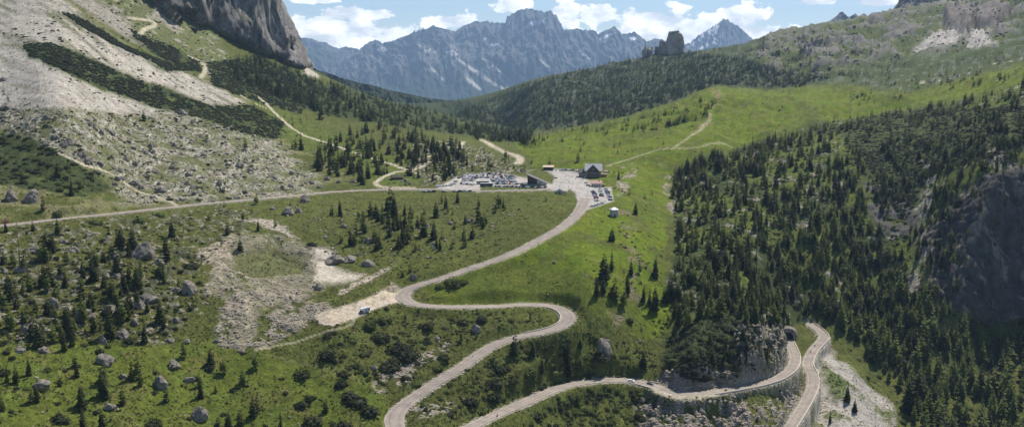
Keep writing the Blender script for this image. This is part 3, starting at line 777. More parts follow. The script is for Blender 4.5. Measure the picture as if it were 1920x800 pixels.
def alb_sora(U, V, Q, rr, fine, S):
    A = np.empty(U.shape + (3,), np.float32); A[:] = (0.085, 0.088, 0.09)
    n = fbm(S / 20, Q * 8, 301, 4)
    t = sstep(-0.1, 0.5, n + 0.3 * fine)[..., None]; A = A * (1 - t) + np.array((0.14, 0.138, 0.135), np.float32) * t
    f = sstep(0.74, 0.46, Q + 0.16 * n + 0.10 * rr)[..., None]; A = A * (1 - f) + np.array((0.030, 0.048, 0.026), np.float32) * f
    c = (sstep(0.35, 0.75, -rr + 0.55 * n) * sstep(0.2, 0.45, Q) * sstep(1.0, 0.7, Q))[..., None]; A = A * (1 - c * .2) + np.array((0.36, 0.34, 0.32), np.float32) * c * .2
    for p in STREAKS:
        m = poly_mask(U + 4 * n, V + 2 * n, p, 2.2)[..., None] * .72; A = A * (1 - m) + np.array((0.52, 0.50, 0.47), np.float32) * m
    for p in SNOW:
        m = poly_mask(U + 2 * n, V + 1 * n, p, 1.5)[..., None]; A = A * (1 - m) + np.array((0.85, 0.87, 0.9), np.float32) * m
    return A.astype(np.float32)
mountain('mountain_range', SORAPIS, 215, 19000, 6500, M_FAR, 200, 30, rows=230, alb=alb_sora)
def alb_blue(U, V, Q, rr, fine, S):
    A = np.empty(U.shape + (3,), np.float32); A[:] = (0.10, 0.105, 0.11)
    f = sstep(0.6, 0.4, Q + 0.2 * fine)[..., None]; return (A * (1 - f) + np.array((0.05, 0.07, 0.04), np.float32) * f).astype(np.float32)
def alb_snowy(U, V, Q, rr, fine, S):
    A = alb_blue(U, V, Q, rr, fine, S); n = fbm(S / 8, Q * 9, 311, 3)
    m = (sstep(0.25, 0.4, n + 0.3 * rr) * sstep(0.62, 0.8, Q) * sstep(1358, 1348, U))[..., None] * 0.8
    return (A * (1 - m) + np.array((0.8, 0.82, 0.85), np.float32) * m).astype(np.float32)
mountain('snowy_mountain', [(1230,130),(1270,95),(1286,84),(1298,77),(1310,66),(1318,63),(1330,54),(1343,47),(1350,40),(1356,35),(1363,38),(1370,44),(1378,48),(1390,57),(1398,65),(1404,70),(1425,88),(1470,120)], 190, 19500, 4000, M_FAR, 240, 20, rows=110, alb=alb_snowy)
mountain('distant_range', [(480,90),(540,78),(556,74),(572,71),(585,73),(598,79),(612,80),(622,87),(636,92),(648,88),(662,90),(672,93),(690,104),(720,120)], 190, 20500, 4000, M_FAR, 260, 12, rows=80, alb=alb_blue, jag=1.2)
mountain('distant_forest_ridge', [(470,100),(540,94),(560,92),(580,90),(600,94),(618,98),(632,108),(645,114),(665,122),(700,140)], 190, 19500, 2500, M_FAR, 265, 10, rows=70, alb=lambda U, V, Q, rr, fine, S: np.broadcast_to(np.array((0.05, 0.065, 0.04), np.float32), U.shape + (3,)).copy(), jag=1.0)
mountain('mountain_spires', [(1400,80),(1440,66),(1458,58),(1466,56),(1478,59),(1488,50),(1496,52),(1505,54),(1514,50),(1524,52),(1532,45),(1545,46),(1552,42),(1558,35),(1563,34),(1570,25),(1576,24),(1582,30),(1588,34),(1594,30),(1600,27),(1606,34),(1614,26),(1622,30),(1632,25),(1642,24),(1650,28),(1662,36),(1700,60)], 120, 6200, 700, M_FAR, 280, 9, rows=90, alb=lambda U, V, Q, rr, fine, S: np.broadcast_to(np.array((0.17, 0.165, 0.16), np.float32), U.shape + (3,)).copy(), jag=2.5)
def alb_tower(U, V, Q, rr, fine, S):
    A = np.empty(U.shape + (3,), np.float32); A[:] = (0.20, 0.18, 0.165); t = sstep(-.2, .4, rr)[..., None]
    return (A * (1 - .4 * t) + np.array((0.24, 0.225, 0.20), np.float32) * .4 * t).astype(np.float32)
mountain('rock_massif', [(1640,60),(1662,28),(1668,18),(1676,8),(1684,-12),(1720,-40),(1790,-40),(1810,-14),(1822,0),(1840,6),(1870,-10),(1920,-40),(2000,-60)], 62, 3350, 330, M_FAR, 290, 14, rows=110, alb=alb_tower, jag=3)
# forested ridge that closes the valley
def alb_for(U, V, Q, rr, fine, S):
    n = fbm(S / 10, Q * 12, 320, 4)[..., None]
    A = np.array((0.028, 0.042, 0.018), np.float32) * (1 + 0.5 * n)
    m = sstep(0.5, 0.62, n) * 0.5
    return (A * (1 - m) + np.array((0.10, 0.12, 0.05), np.float32) * m).astype(np.float32)
RIDGE2 = [(480,120),(560,127),(585,130),(610,136),(640,147),(670,155),(700,162),(740,172),(770,178),(800,184),(830,188),(860,190),(885,192),(905,200),(930,215),(970,240)]
mountain('forest_ridge', RIDGE2, 262, 3700, 900, M_FAR, 330, 10, rows=120, alb=alb_for, jag=1.2)

# ------------------------------------------------------------------ light, sky and air
SUN_AZ, SUN_EL = R(32), R(52)              # azimuth from the line of sight towards the right
sd = bpy.data.lights.new('sun', 'SUN'); sd.energy = 4.2; sd.angle = R(0.53); sd.color = (1.0, 0.93, 0.82)
so = bpy.data.objects.new('sun', sd); COL.objects.link(so)
to_sun = Vector((math.sin(SUN_AZ) * math.cos(SUN_EL), math.cos(SUN_AZ) * math.cos(SUN_EL), math.sin(SUN_EL)))
so.rotation_euler = to_sun.to_track_quat('Z', 'Y').to_euler(); so.location = (0, 0, 300)
w = bpy.data.worlds.new('World'); scene.world = w; w.use_nodes = True
nt = w.node_tree; nt.nodes.clear()
wo = nd(nt, 'ShaderNodeOutputWorld'); bg = nd(nt, 'ShaderNodeBackground'); nt.links.new(bg.outputs[0], wo.inputs[0])
sky = nd(nt, 'ShaderNodeTexSky', sky_type='NISHITA'); sky.sun_disc = False; sky.sun_elevation = SUN_EL; sky.sun_rotation = SUN_AZ
sky.altitude = 2300; sky.air_density = 1.0; sky.dust_density = 0.6; sky.ozone_density = 1.0
bg.inputs['Strength'].default_value = 0.082
# cumulus: banks of cloud over the far peaks, thinned by noise
tc = nd(nt, 'ShaderNodeTexCoord'); sep = nd(nt, 'ShaderNodeSeparateXYZ'); nt.links.new(tc.outputs['Generated'], sep.inputs[0])
az = math_n(nt, 'ARCTAN2', sep.outputs[0], sep.outputs[1]); el = math_n(nt, 'ARCSINE', sep.outputs[2])
def px2ang(u, v):
    s, e = ray(u, v); return math.atan(s), math.atan(e / math.hypot(1, s))
CLOUDS = [(650,62,90,22),(600,50,60,18),(710,28,26,9),(640,26,40,12),(565,60,40,24),(745,62,22,10),(590,0,40,7),(845,40,40,10),(835,44,18,7),(965,6,34,16),(940,18,12,6),(1065,30,22,22),(1118,28,34,16),(1125,18,20,10),(1228,50,62,30),(1215,36,34,16),(1300,58,50,18),
          (1330,44,30,14),(1385,40,34,24),(1430,60,50,12),(1290,92,60,16),(1530,4,28,5),(1640,6,36,8),(1665,-4,30,9),(1780,-2,40,8),(690,80,90,14),(1180,66,50,16),(400,-60,200,40),(1300,-120,300,30),(800,-160,260,40)]
cov = None
for u_, v_, ru, rv in CLOUDS:
    a0, e0 = px2ang(u_, v_)
    dx = math_n(nt, 'MULTIPLY', math_n(nt, 'SUBTRACT', az, a0), F / ru); dy = math_n(nt, 'MULTIPLY', math_n(nt, 'SUBTRACT', el, e0), F / rv)
    d2 = math_n(nt, 'ADD', math_n(nt, 'MULTIPLY', dx, dx), math_n(nt, 'MULTIPLY', dy, dy))
    g_ = math_n(nt, 'POWER', 2.718, math_n(nt, 'MULTIPLY', d2, -0.8))
    cov = g_ if cov is None else math_n(nt, 'MAXIMUM', cov, g_)
cmb = nd(nt, 'ShaderNodeCombineXYZ'); nt.links.new(az, cmb.inputs[0]); nt.links.new(math_n(nt, 'MULTIPLY', el, 1.7), cmb.inputs[1])
nz1 = noise_n(nt, 26, 8, cmb.outputs[0], 0.62); nz2 = noise_n(nt, 60, 6, cmb.outputs[0], 0.6)
den = math_n(nt, 'ADD', cov, madd(nt, nz1, 2.6, -1.3))
rm = nd(nt, 'ShaderNodeMapRange', interpolation_type='SMOOTHSTEP'); nt.links.new(den, rm.inputs[0]); rm.inputs[1].default_value = 0.30; rm.inputs[2].default_value = 0.47
# shaded undersides
cmb2 = nd(nt, 'ShaderNodeCombineXYZ'); nt.links.new(math_n(nt, 'SUBTRACT', az, -0.012), cmb2.inputs[0]); nt.links.new(math_n(nt, 'MULTIPLY', math_n(nt, 'ADD', el, 0.014), 1.7), cmb2.inputs[1])
nz3 = noise_n(nt, 26, 8, cmb2.outputs[0], 0.62)
shade = nd(nt, 'ShaderNodeMapRange'); nt.links.new(math_n(nt, 'SUBTRACT', nz1, nz3), shade.inputs[0]); shade.inputs[1].default_value = -0.14; shade.inputs[2].default_value = 0.14; shade.inputs[3].default_value = 0.0; shade.inputs[4].default_value = 1.0
cc = nd(nt, 'ShaderNodeMixRGB'); nt.links.new(shade.outputs[0], cc.inputs[0]); cc.inputs[1].default_value = (9.5, 9.7, 10.0, 1); cc.inputs[2].default_value = (18.0, 17.6, 17.0, 1)
mx = nd(nt, 'ShaderNodeMixRGB'); nt.links.new(math_n(nt, 'MULTIPLY', rm.outputs[0], 0.96), mx.inputs[0]); nt.links.new(sky.outputs[0], mx.inputs[1]); nt.links.new(cc.outputs[0], mx.inputs[2])
nt.links.new(mx.outputs[0], bg.inputs[0])

HAZE = True
if HAZE:
    me = bpy.data.meshes.new('haze'); bm = bmesh.new(); bmesh.ops.create_cube(bm, size=1.0)
    bmesh.ops.scale(bm, vec=(44000, 23500, 3100), verts=bm.verts); bmesh.ops.translate(bm, vec=(0, 23500 / 2 - 700, -1700 + 3100 / 2), verts=bm.verts)
    bm.to_mesh(me); bm.free()
    hz = stuff(link('haze', me)); m = bpy.data.materials.new('haze'); m.use_nodes = True; t_ = m.node_tree; t_.nodes.clear()
    o_ = t_.nodes.new('ShaderNodeOutputMaterial'); pv = t_.nodes.new('ShaderNodeVolumePrincipled'); t_.links.new(pv.outputs[0], o_.inputs['Volume'])
    pv.inputs['Density'].default_value = 4.3e-5; pv.inputs['Color'].default_value = (0.44, 0.67, 1.0, 1); pv.inputs['Anisotropy'].default_value = 0.0
    me.materials.append(m)
    try: m.cycles.homogeneous_volume = True
    except Exception: pass

cam = bpy.data.cameras.new('camera'); cam.sensor_width = 36; cam.lens = 36 * F / 1920; cam.clip_start = 1; cam.clip_end = 90000
co = bpy.data.objects.new('camera', cam); COL.objects.link(co); co.rotation_euler = (math.pi / 2 - PITCH, 0, 0); scene.camera = co
scene.view_settings.view_transform = 'Standard'; scene.view_settings.look = 'None'; scene.view_settings.exposure = 0.72; scene.view_settings.gamma = 1.0
scene.view_settings.use_curve_mapping = False
scene.cycles.max_bounces = 5; scene.cycles.diffuse_bounces = 2; scene.cycles.glossy_bounces = 2; scene.cycles.transmission_bounces = 2; scene.cycles.transparent_max_bounces = 6; scene.cycles.volume_bounces = 0
scene.cycles.use_denoising = True
# ------------------------------------------------------------------ prototypes: conifers, dwarf pines, boulders
def foliage(name, dark, light, stuffy):
    m, nt, b = new_mat(name)
    ge = nd(nt, 'ShaderNodeNewGeometry')
    rp = nd(nt, 'ShaderNodeValToRGB'); rp.color_ramp.elements[0].color = (*dark, 1); rp.color_ramp.elements[1].color = (*light, 1)
    if stuffy:
        at = nd(nt, 'ShaderNodeAttribute', attribute_name='tint'); sx = nd(nt, 'ShaderNodeSeparateXYZ'); nt.links.new(at.outputs['Vector'], sx.inputs[0]); base = sx.outputs[0]
    else:
        base = nd(nt, 'ShaderNodeObjectInfo').outputs['Random']
    f = math_n(nt, 'ADD', math_n(nt, 'MULTIPLY', base, 0.6), math_n(nt, 'MULTIPLY', ge.outputs['Random Per Island'], 0.4))
    nt.links.new(f, rp.inputs[0]); nt.links.new(rp.outputs[0], b.inputs['Base Color'])
    b.inputs['Roughness'].default_value = 0.75; b.inputs['Specular IOR Level'].default_value = 0.2
    tr = nd(nt, 'ShaderNodeBsdfTranslucent'); nt.links.new(rp.outputs[0], tr.inputs[0])
    mx = nd(nt, 'ShaderNodeMixShader'); mx.inputs[0].default_value = 0.32
    nt.links.new(b.outputs[0], mx.inputs[1]); nt.links.new(tr.outputs[0], mx.inputs[2]); nt.links.new(mx.outputs[0], [n for n in nt.nodes if n.type == 'OUTPUT_MATERIAL'][0].inputs[0])
    return m
SP_D, SP_L = (0.017, 0.025, 0.007), (0.082, 0.098, 0.019)
LA_D, LA_L = (0.080, 0.108, 0.018), (0.180, 0.215, 0.040)
MU_D, MU_L = (0.018, 0.026, 0.009), (0.055, 0.064, 0.018)
BU_D, BU_L = (0.048, 0.068, 0.014), (0.125, 0.150, 0.028)
M_SPR, M_LAR, M_MUG, M_BUS = (foliage(n, d, l, False) for n, d, l in (('spruce needles', SP_D, SP_L), ('larch needles', LA_D, LA_L), ('dwarf pine needles', MU_D, MU_L), ('bush leaves', BU_D, BU_L)))
M_SPRS, M_LARS, M_MUGS, M_BUSS = (foliage(n, d, l, True) for n, d, l in (('far spruce needles', SP_D, SP_L), ('far larch needles', LA_D, LA_L), ('far dwarf pine needles', MU_D, MU_L), ('far bush leaves', BU_D, BU_L)))
M_BARK = plain('bark', (0.10, 0.075, 0.055), 0.95, 0.3, 3.0)

def conifer(seed, whorls, per, rad, droop, top=1.0, low=0.06, power=0.85, gap=0.0, cross=True):
    """unit-high crown: whorls of drooping sprays, each spray a bent blade"""
    r = random.Random(seed); V = []; Fc = []
    lop = r.uniform(0, 6.28); lopk = r.uniform(0.0, 0.22)
    for k in range(whorls):
        q = (k + r.uniform(-0.3, 0.3)) / whorls; q = min(max(q, 0), 0.985)
        h = low + (top - low) * q
        rr = rad * (1 - q) ** power * (0.75 + 0.25 * min(1, q / 0.12)) + 0.012
        n = max(3, int(round(per * (0.45 + 0.55 * (1 - q)))))
        a0 = r.uniform(0, 6.28)
        for j in range(n):
            if r.random() < gap: continue
            a = a0 + 6.283 * j / n + r.uniform(-0.25, 0.25)
            L = rr * r.uniform(0.68, 1.22) * (1 + lopk * math.cos(a - lop)); wd = L * r.uniform(0.26, 0.42)
            dz = -droop * L * r.uniform(0.6, 1.4)
            ca, sa = math.cos(a), math.sin(a); hh = h + r.uniform(-.3, .3) / whorls * (top - low)
            mid = 0.52; lift = 0.10 * L
            p0 = (ca * L * .08, sa * L * .08, hh); p2 = (ca * L, sa * L, hh + dz + lift * .5)
            m1 = (ca * L * mid - sa * wd, sa * L * mid + ca * wd, hh + dz * .45 - L * .10); m2 = (ca * L * mid + sa * wd, sa * L * mid - ca * wd, hh + dz * .45 - L * .10)
            i = len(V); V += [p0, m1, p2, m2]; Fc.append((i, i+1, i+2, i+3))
            if cross:
                i = len(V); V += [p0, (ca * L * mid, sa * L * mid, hh + dz * .4 + L * .12), (p2[0], p2[1], p2[2] - .02 * L), (ca * L * mid, sa * L * mid, hh + dz * .55 - L * .30)]; Fc.append((i, i+1, i+2, i+3))
    i = len(V); V += [(0.008, 0, top - .06), (0, 0.008, top - .06), (-.006, -.006, top - .06), (0, 0, top + .03)]; Fc += [(i, i+1, i+3, i+3)][:0]
    return np.array(V[:-4], np.float32), np.array(Fc, np.int32)

def trunk_mesh(seed, h=0.9, r0=0.020):
    r = random.Random(seed); V = []; Fc = []; n = 6
    lv = [(-.05, 1.35), (0.02, 1.0), (0.3, .72), (0.6, .42), (h, .08)]
    for z, k in lv:
        for i in range(n):
            a = 6.283 * i / n; V.append((math.cos(a) * r0 * k, math.sin(a) * r0 * k, z))
    for l in range(len(lv) - 1):
        for i in range(n):
            Fc.append((l*n+i, l*n+(i+1) % n, (l+1)*n+(i+1) % n, (l+1)*n+i))
    return np.array(V, np.float32), np.array(Fc, np.int32)

SPRUCE = [conifer(s, w, p, rd, dr, power=pw) for s, w, p, rd, dr, pw in ((1,17,9,.20,.35,.9),(2,15,9,.235,.25,.8),(3,18,8,.17,.45,.95),(4,14,9,.25,.30,.75),(5,16,8,.21,.2,.65))] + [conifer(6, 13, 8, .24, .4, power=.7, gap=.3), conifer(7, 19, 7, .155, .5, power=1.0, gap=.12), conifer(8, 11, 8, .27, .15, power=.6, gap=.2)]
LARCH = [conifer(s, w, p, rd, dr, power=pw, gap=.22, low=.12) for s, w, p, rd, dr, pw in ((11,15,8,.20,.10,.85),(12,16,7,.18,.2,.9),(13,14,8,.22,.05,.8))]
SPRUCE_LO = [conifer(s, 8, 5, rd, .4, cross=True) for s, rd in ((21,.2),(22,.24),(23,.18))]
SPRUCE_FAR = [conifer(s, 5, 4, rd, .4, cross=True) for s, rd in ((31,.22),(32,.26),(33,.2))]
LARCH_LO = [conifer(s, 9, 5, rd, .1, gap=.15, low=.1) for s, rd in ((41,.2),(42,.22))]
TRUNK = trunk_mesh(1)

def bush(seed, n=150, h=0.42, lumps=5):
    """unit-radius bush: leafy tufts over a few humps"""
    r = random.Random(seed); V = []; Fc = []
    hump = [(0, 0, .62, h)] + [(math.cos(a) * r.uniform(.35, .62), math.sin(a) * r.uniform(.35, .62), r.uniform(.32, .52), h * r.uniform(.55, 1.0)) for a in [r.uniform(0, 6.28) for _ in range(lumps)]]
    for k in range(n):
        x, y, rd, hh = hump[r.randrange(len(hump))]
        a = r.uniform(0, 6.28); z = r.random() ** 0.8; q = math.sqrt(max(0, 1 - z * z)); d = r.uniform(.66, 1.28)
        px, py, pz = x + math.cos(a) * q * rd * d, y + math.sin(a) * q * rd * d, z * hh * d
        nx, ny, nz = math.cos(a) * q * .8 + r.uniform(-.4, .4), math.sin(a) * q * .8 + r.uniform(-.4, .4), z + .35 + r.uniform(-.2, .3)
        nrm = Vector((nx, ny, nz)).normalized(); t = nrm.orthogonal().normalized(); t.rotate(Matrix.Rotation(r.uniform(0, 6.28), 3, nrm)); b = nrm.cross(t)
        s = r.uniform(.08, .21); c = Vector((px, py, pz))
        p = [c - t * s, c - b * s * .62 + nrm * s * .25, c + t * s * 1.1 + nrm * s * .1, c + b * s * .62 + nrm * s * .3]
        i = len(V); V += [tuple(v) for v in p]; Fc.append((i, i+1, i+2, i+3))
    for x, y, rd, hh in hump:                              # woody heart that stops the light
        i0 = len(V); n_ = 7
        for z, k in ((-.08, .8), (.55, .68), (.8, .25)):
            for i in range(n_): V.append((x + math.cos(6.283*i/n_) * rd * k, y + math.sin(6.283*i/n_) * rd * k, hh * z))
        for l in range(2):
            for i in range(n_): Fc.append((i0+l*n_+i, i0+l*n_+(i+1) % n_, i0+(l+1)*n_+(i+1) % n_, i0+(l+1)*n_+i))
    return np.array(V, np.float32), np.array(Fc, np.int32)
BUSH = [bush(s, 170, h) for s, h in ((1,.42),(2,.5),(3,.36),(4,.6))]
BUSH_LO = [bush(s, 46, h, 3) for s, h in ((11,.42),(12,.5),(13,.36))]

def rock(seed, sub=3, cuts=9, rough=.16):
    bm = bmesh.new(); bmesh.ops.create_icosphere(bm, subdivisions=sub, radius=1.0)
    r = random.Random(seed); pl = []
    for k in range(cuts):
        n = Vector((r.uniform(-1, 1), r.uniform(-1, 1), r.uniform(-.5, 1))).normalized(); pl.append((n, r.uniform(.52, .86)))
    off = Vector((seed * 3.7, seed * 1.3, 0))
    for v in bm.verts:
        p = v.co.copy()
        for n, d in pl:
            k = p.dot(n) - d
            if k > 0: p -= n * k * .93
        p += v.co * (mnoise.fractal(v.co * 1.7 + off, 0.8, 2.1, 4) * rough + mnoise.noise(v.co * 6 + off) * rough * .3)
        v.co = p
    V = np.array([v.co[:] for v in bm.verts], np.float32); Fc = np.array([[v.index for v in f.verts] for f in bm.faces], np.int32); bm.free()
    V[:, 2] = np.maximum(V[:, 2], -.55)
    return V, Fc
ROCKS = [rock(s) for s in range(1, 8)]
STONES = [rock(s, 1, 7, .2) for s in range(21, 27)]
def limestone(name, base, dark, scale, stuffy=False):
    m, nt, b = new_mat(name)
    pos = geo_pos(nt)
    f = noise_n(nt, scale, 6, pos, .65); f2 = noise_n(nt, scale * 6, 4, pos)
    q = math_n(nt, 'ADD', math_n(nt, 'MULTIPLY', f, .7), math_n(nt, 'MULTIPLY', f2, .3))
    rp = nd(nt, 'ShaderNodeValToRGB'); rp.color_ramp.elements[0].position = .36; rp.color_ramp.elements[1].position = .6
    rp.color_ramp.elements[0].color = (*dark, 1); rp.color_ramp.elements[1].color = (*base, 1)
    nt.links.new(q, rp.inputs[0]); nt.links.new(rp.outputs[0], b.inputs['Base Color'])
    bp = nd(nt, 'ShaderNodeBump'); bp.inputs['Strength'].default_value = .7; bp.inputs['Distance'].default_value = .5; nt.links.new(f2, bp.inputs['Height']); nt.links.new(bp.outputs[0], b.inputs['Normal'])
    return m
M_ROCK = limestone('grey limestone', (0.255, 0.23, 0.195), (0.095, 0.088, 0.075), .5)
M_STONE = limestone('pale limestone', (0.37, 0.325, 0.26), (0.21, 0.185, 0.148), .4)

def stamp(protos, items, attr=True):
    """one array mesh out of many placed copies: items = (x, y, z, sx, sy, sz, rot, tint)"""
    Vs = []; Fs = []; Ts = []; base = 0
    it = np.array(items, np.float64); pick = rng.integers(0, len(protos), len(it))
    for k, (pv, pf) in enumerate(protos):
        q = it[pick == k]
        if not len(q): continue
        c, s = np.cos(q[:, 6])[:, None], np.sin(q[:, 6])[:, None]
        x = pv[None, :, 0] * q[:, 3:4]; y = pv[None, :, 1] * q[:, 4:5]; z = pv[None, :, 2] * q[:, 5:6]
        V = np.stack([x * c - y * s + q[:, 0:1], x * s + y * c + q[:, 1:2], z + q[:, 2:3]], -1)
        n = len(pv); fi = pf[None] + (np.arange(len(q)) * n)[:, None, None] + base
        Vs.append(V.reshape(-1, 3)); Fs.append(fi.reshape(-1, pf.shape[1])); Ts.append(np.repeat(q[:, 7], n)); base += n * len(q)
    V = np.concatenate(Vs); T = np.concatenate(Ts)
    return V.astype(np.float32), np.concatenate(Fs).astype(np.int32), np.stack([T, T, T], -1).astype(np.float32)

def merge(parts):
    V = []; Fc = []; T = []; M = []; b = 0
    for i, (v, f, t) in enumerate(parts):
        V.append(v); Fc.append(f + b); T.append(t); M.append(np.full(len(f), i)); b += len(v)
    return np.concatenate(V), np.concatenate(Fc), np.concatenate(T), np.concatenate(M)

# ------------------------------------------------------------------ where they stand
kd_road = kdtree.KDTree(sum(len(l) for l in (L_MAIN, L_LOWER, L_LEFT)) + sum(len(l) for l in LT.values()))
_i = 0
for l, hw in [(L_MAIN, 4.6), (L_LOWER, 4.6), (L_LEFT, 4.4)] + [(LT[k], TRACKS[k][1]) for k in LT]:
    for p in l: kd_road.insert((p.x, p.y, hw), _i); _i += 1
kd_road.balance()
def off_road(p, extra=0.0):
    co, i, d = kd_road.find((p.x, p.y, 3.5))
    return math.hypot(co.x - p.x, co.y - p.y) > co.z + extra
NOGO = [P['pullout'], P['plaza'], P['carpark'], [(1090,298),(1145,300),(1150,352),(1090,352)], [(985,312),(1045,306),(1045,350),(985,350)], [(730,318),(760,318),(760,338),(730,338)], [(1040,350),(1070,350),(1070,366),(1040,366)],[(1128,380),(1166,380),(1166,408),(1128,408)]]
def free(u, v, p, extra=0.0):
    return p is not None and off_road(p, extra) and not any(in_poly(u, v, q) for q in NOGO)
_hashn = np.random.default_rng(99).random((64, 64))
def clump(u, v, sc, seed):
    return float(perlin(np.array([u / sc]), np.array([v / sc * 2.0]), seed)[0])
def sample(poly, n, seed, sc=45, thr=-0.15, vpow=None):
    r = random.Random(seed); us = [p[0] for p in poly]; vs = [p[1] for p in poly]
    u0, u1, v0, v1 = max(min(us), -260), min(max(us), 2180), max(min(vs), -40), min(max(vs), 860)
    k = 0; tries = 0
    while k < n and tries < n * 40:
        tries += 1
        u = r.uniform(u0, u1); v = r.uniform(v0, v1)
        if not in_poly(u, v, poly): continue
        if thr is not None and clump(u, v, sc, seed) + r.uniform(-.12, .12) < thr: continue
        k += 1
        yield u, v, r

TREES = []      # (point, height m, species, u, v, height px)
def px_per_m(p): return F / (p.y * CP - p.z * SP)
def add_tree(u, v, hpx=None, hm=None, sp='s', extra=0.3):
    p = hit(u, v)
    if not free(u, v, p, extra): return
    k = px_per_m(p)
    if hm is None: hm = hpx / k / 0.97
    TREES.append((p, hm, sp, u, v, hm * k))
MANUAL = [(25,500,45),(80,490,50),(220,462,40),(180,500,45),(125,495,40),(242,480,35),(265,525,50),(90,545,45),(152,560,45),(45,550,40),(55,545,50),(50,615,50),(25,620,45),(72,650,55),(100,640,40),(122,657,40),
 (135,647,28),(140,687,25),(30,717,35),(60,755,40),(192,740,55),(152,760,45),(155,803,42),(192,803,44),(272,642,38),(260,710,66),(248,712,48),(345,670,40),(395,682,33),(420,700,40),(375,725,37),(455,720,40),(307,615,22),(215,610,25),(230,605,55),(222,590,40),(238,598,44),
 (212,560,45),(245,545,25),(410,803,28),(430,803,38),(450,797,36),(475,782,48),(2,565,35),(5,770,40),(527,812,52),(610,772,30),(480,690,36),(482,774,36),(755,458,40),(748,465,32),(765,455,45),(770,440,40),(795,442,40),(815,447,36),
 (825,468,25),(819,466,22),(680,430,28),(717,420,40),(730,425,36),(770,415,40),(817,407,32),(897,415,36),(887,447,27),(830,447,20),(812,450,40),(755,517,20),(769,510,19),(865,640,25),(747,475,15),(682,475,16),(732,399,56),(740,402,42),(726,395,28),
 (1147,452,28),(1132,525,55),(1147,505,42),(1119,555,40),(1132,550,36),(1152,562,46),(1176,550,46),(1170,575,42),(1183,515,32),(1199,512,34),(1229,520,46),(1207,565,36),(1227,582,52),(1218,570,38),(1207,690,38),(1256,560,52),(1272,610,52),(995,600,22),(966,665,46),
 (1017,700,32),(1066,705,45),(1055,632,18),(1588,752,36),(1602,772,28),(1556,792,30),(270,227,22),(264,228,14),(205,235,13),(277,337,20),(135,367,36),(82,395,30),(460,280,25),(602,225,27),(565,282,32),(555,280,24),(548,279,18),(527,272,20),(597,320,36),(590,316,22),
 (635,305,28),(680,347,36),(674,340,28),(610,305,26),(632,320,14),(997,307,17),(1012,310,25),(1019,310,27),(1006,310,20),(1031,307,16),(980,320,17),(965,305,15),(1084,302,19),(1162,272,12),(1024,377,17),(1160,337,22),(1180,365,15),(1209,372,14),(1223,365,14),(1192,402,26),(1167,360,12),(1340,195,17),(1334,194,12),
 (905,420,26),(872,420,22),(780,470,22),(640,455,20),(655,440,18),(840,400,22),(930,395,20),(700,470,14),(1010,460,9),(870,465,14),(760,600,18)]
for u, v, h in MANUAL: add_tree(u, v, h, sp='s' if (int(u * 7 + v) % 5) else 'l', extra=-0.5)
def forest(poly, n, seed, lo, hi, larch=.3, sc=45, thr=-.15, extra=.3):
    for u, v, r in sample(poly, n, seed, sc, thr):
        hm = r.uniform(lo, hi) * (1.2 if r.random() < .12 else 1) * (r.uniform(.35, .75) if r.random() < .3 else 1)
        add_tree(u, v, hm=hm, sp='l' if r.random() < larch else 's', extra=extra)
forest([(0,430),(170,425),(330,440),(350,520),(330,600),(250,640),(60,660),(0,640)], 125, 401, 4, 16, .35, 26, -.02)
forest([(0,660),(120,690),(420,720),(480,790),(400,800),(0,800)], 22, 402, 6, 12, .2)
forest([(620,400),(860,375),(960,370),(940,420),(860,470),(740,480),(640,470)], 80, 403, 5, 14, .2, 28, 0.0)
forest(P['mugo_d'], 26, 432, 6, 12, .1, 30, None); forest([(330,385),(560,372),(600,400),(480,470),(380,480),(330,440)], 16, 433, 5, 11, .3, 30, None)
forest([(590,270),(720,235),(860,268),(870,300),(800,345),(760,330),(690,335),(600,330)], 330, 404, 8, 16, .12, 26, -.08)
forest(P['rocky_pass'], 110, 405, 6, 13, .15, 22, -.1)
forest(P['forest_l'], 1500, 406, 9, 16, .05, 40, -.45)
forest(P['mugo_c'], 80, 407, 6, 11, .0, 30, .0)
forest([(400,195),(560,215),(620,235),(600,265),(540,250)], 40, 408, 5, 10, .1, 25, 0)
forest([(1262,325),(1330,294),(1420,272),(1500,250),(1590,235),(1600,300),(1640,420),(1700,500),(1700,560),(1560,600),(1480,600),(1400,580),(1300,600),(1258,550),(1270,450),(1260,360)], 1650, 409, 5, 17, .55, 30, -.05)
forest([(1590,235),(1920,190),(1920,300),(1840,320),(1740,340),(1660,420),(1600,300)], 620, 410, 7, 13, .3, 40, -.05)
forest([(1262,325),(1420,272),(1600,217),(1700,206),(1800,191),(1920,160),(1920,185),(1600,245),(1440,300),(1270,380)], 480, 411, 7, 13, .3, 40, -.2)
forest([(1550,590),(1700,560),(1740,560),(1780,610),(1840,610),(1920,605),(2150,640),(2150,860),(1735,860),(1705,790),(1668,715),(1600,645)], 470, 412, 12, 26, .8, 60, -.4)
forest([(1540,590),(1700,540),(1740,560),(1720,660),(1668,690),(1590,630)], 150, 424, 9, 18, .5, 50, -.5)
forest([(800,188),(870,190),(930,212),(990,232),(985,246),(930,238),(860,216)], 600, 425, 10, 16, .05, 40, None)
forest([(1735,360),(1800,350),(1790,430),(1800,560),(1740,540)], 90, 430, 7, 14, .35, 40, None); forest([(1360,570),(1480,560),(1478,612),(1420,604),(1360,600)], 60, 431, 7, 13, .4, 30, None); forest(P['crag_mid'], 26, 426, 5, 10, .4, 20, None, extra=2); forest(P['mound'], 12, 427, 5, 9, .3, 20, None, extra=2); forest([(1745,300),(1920,290),(1920,325),(1850,325),(1760,370)], 60, 428, 7, 13, .3, 30, None); forest([(1760,380),(1920,345),(1920,560),(1770,540)], 60, 429, 5, 11, .3, 40, 0.0)
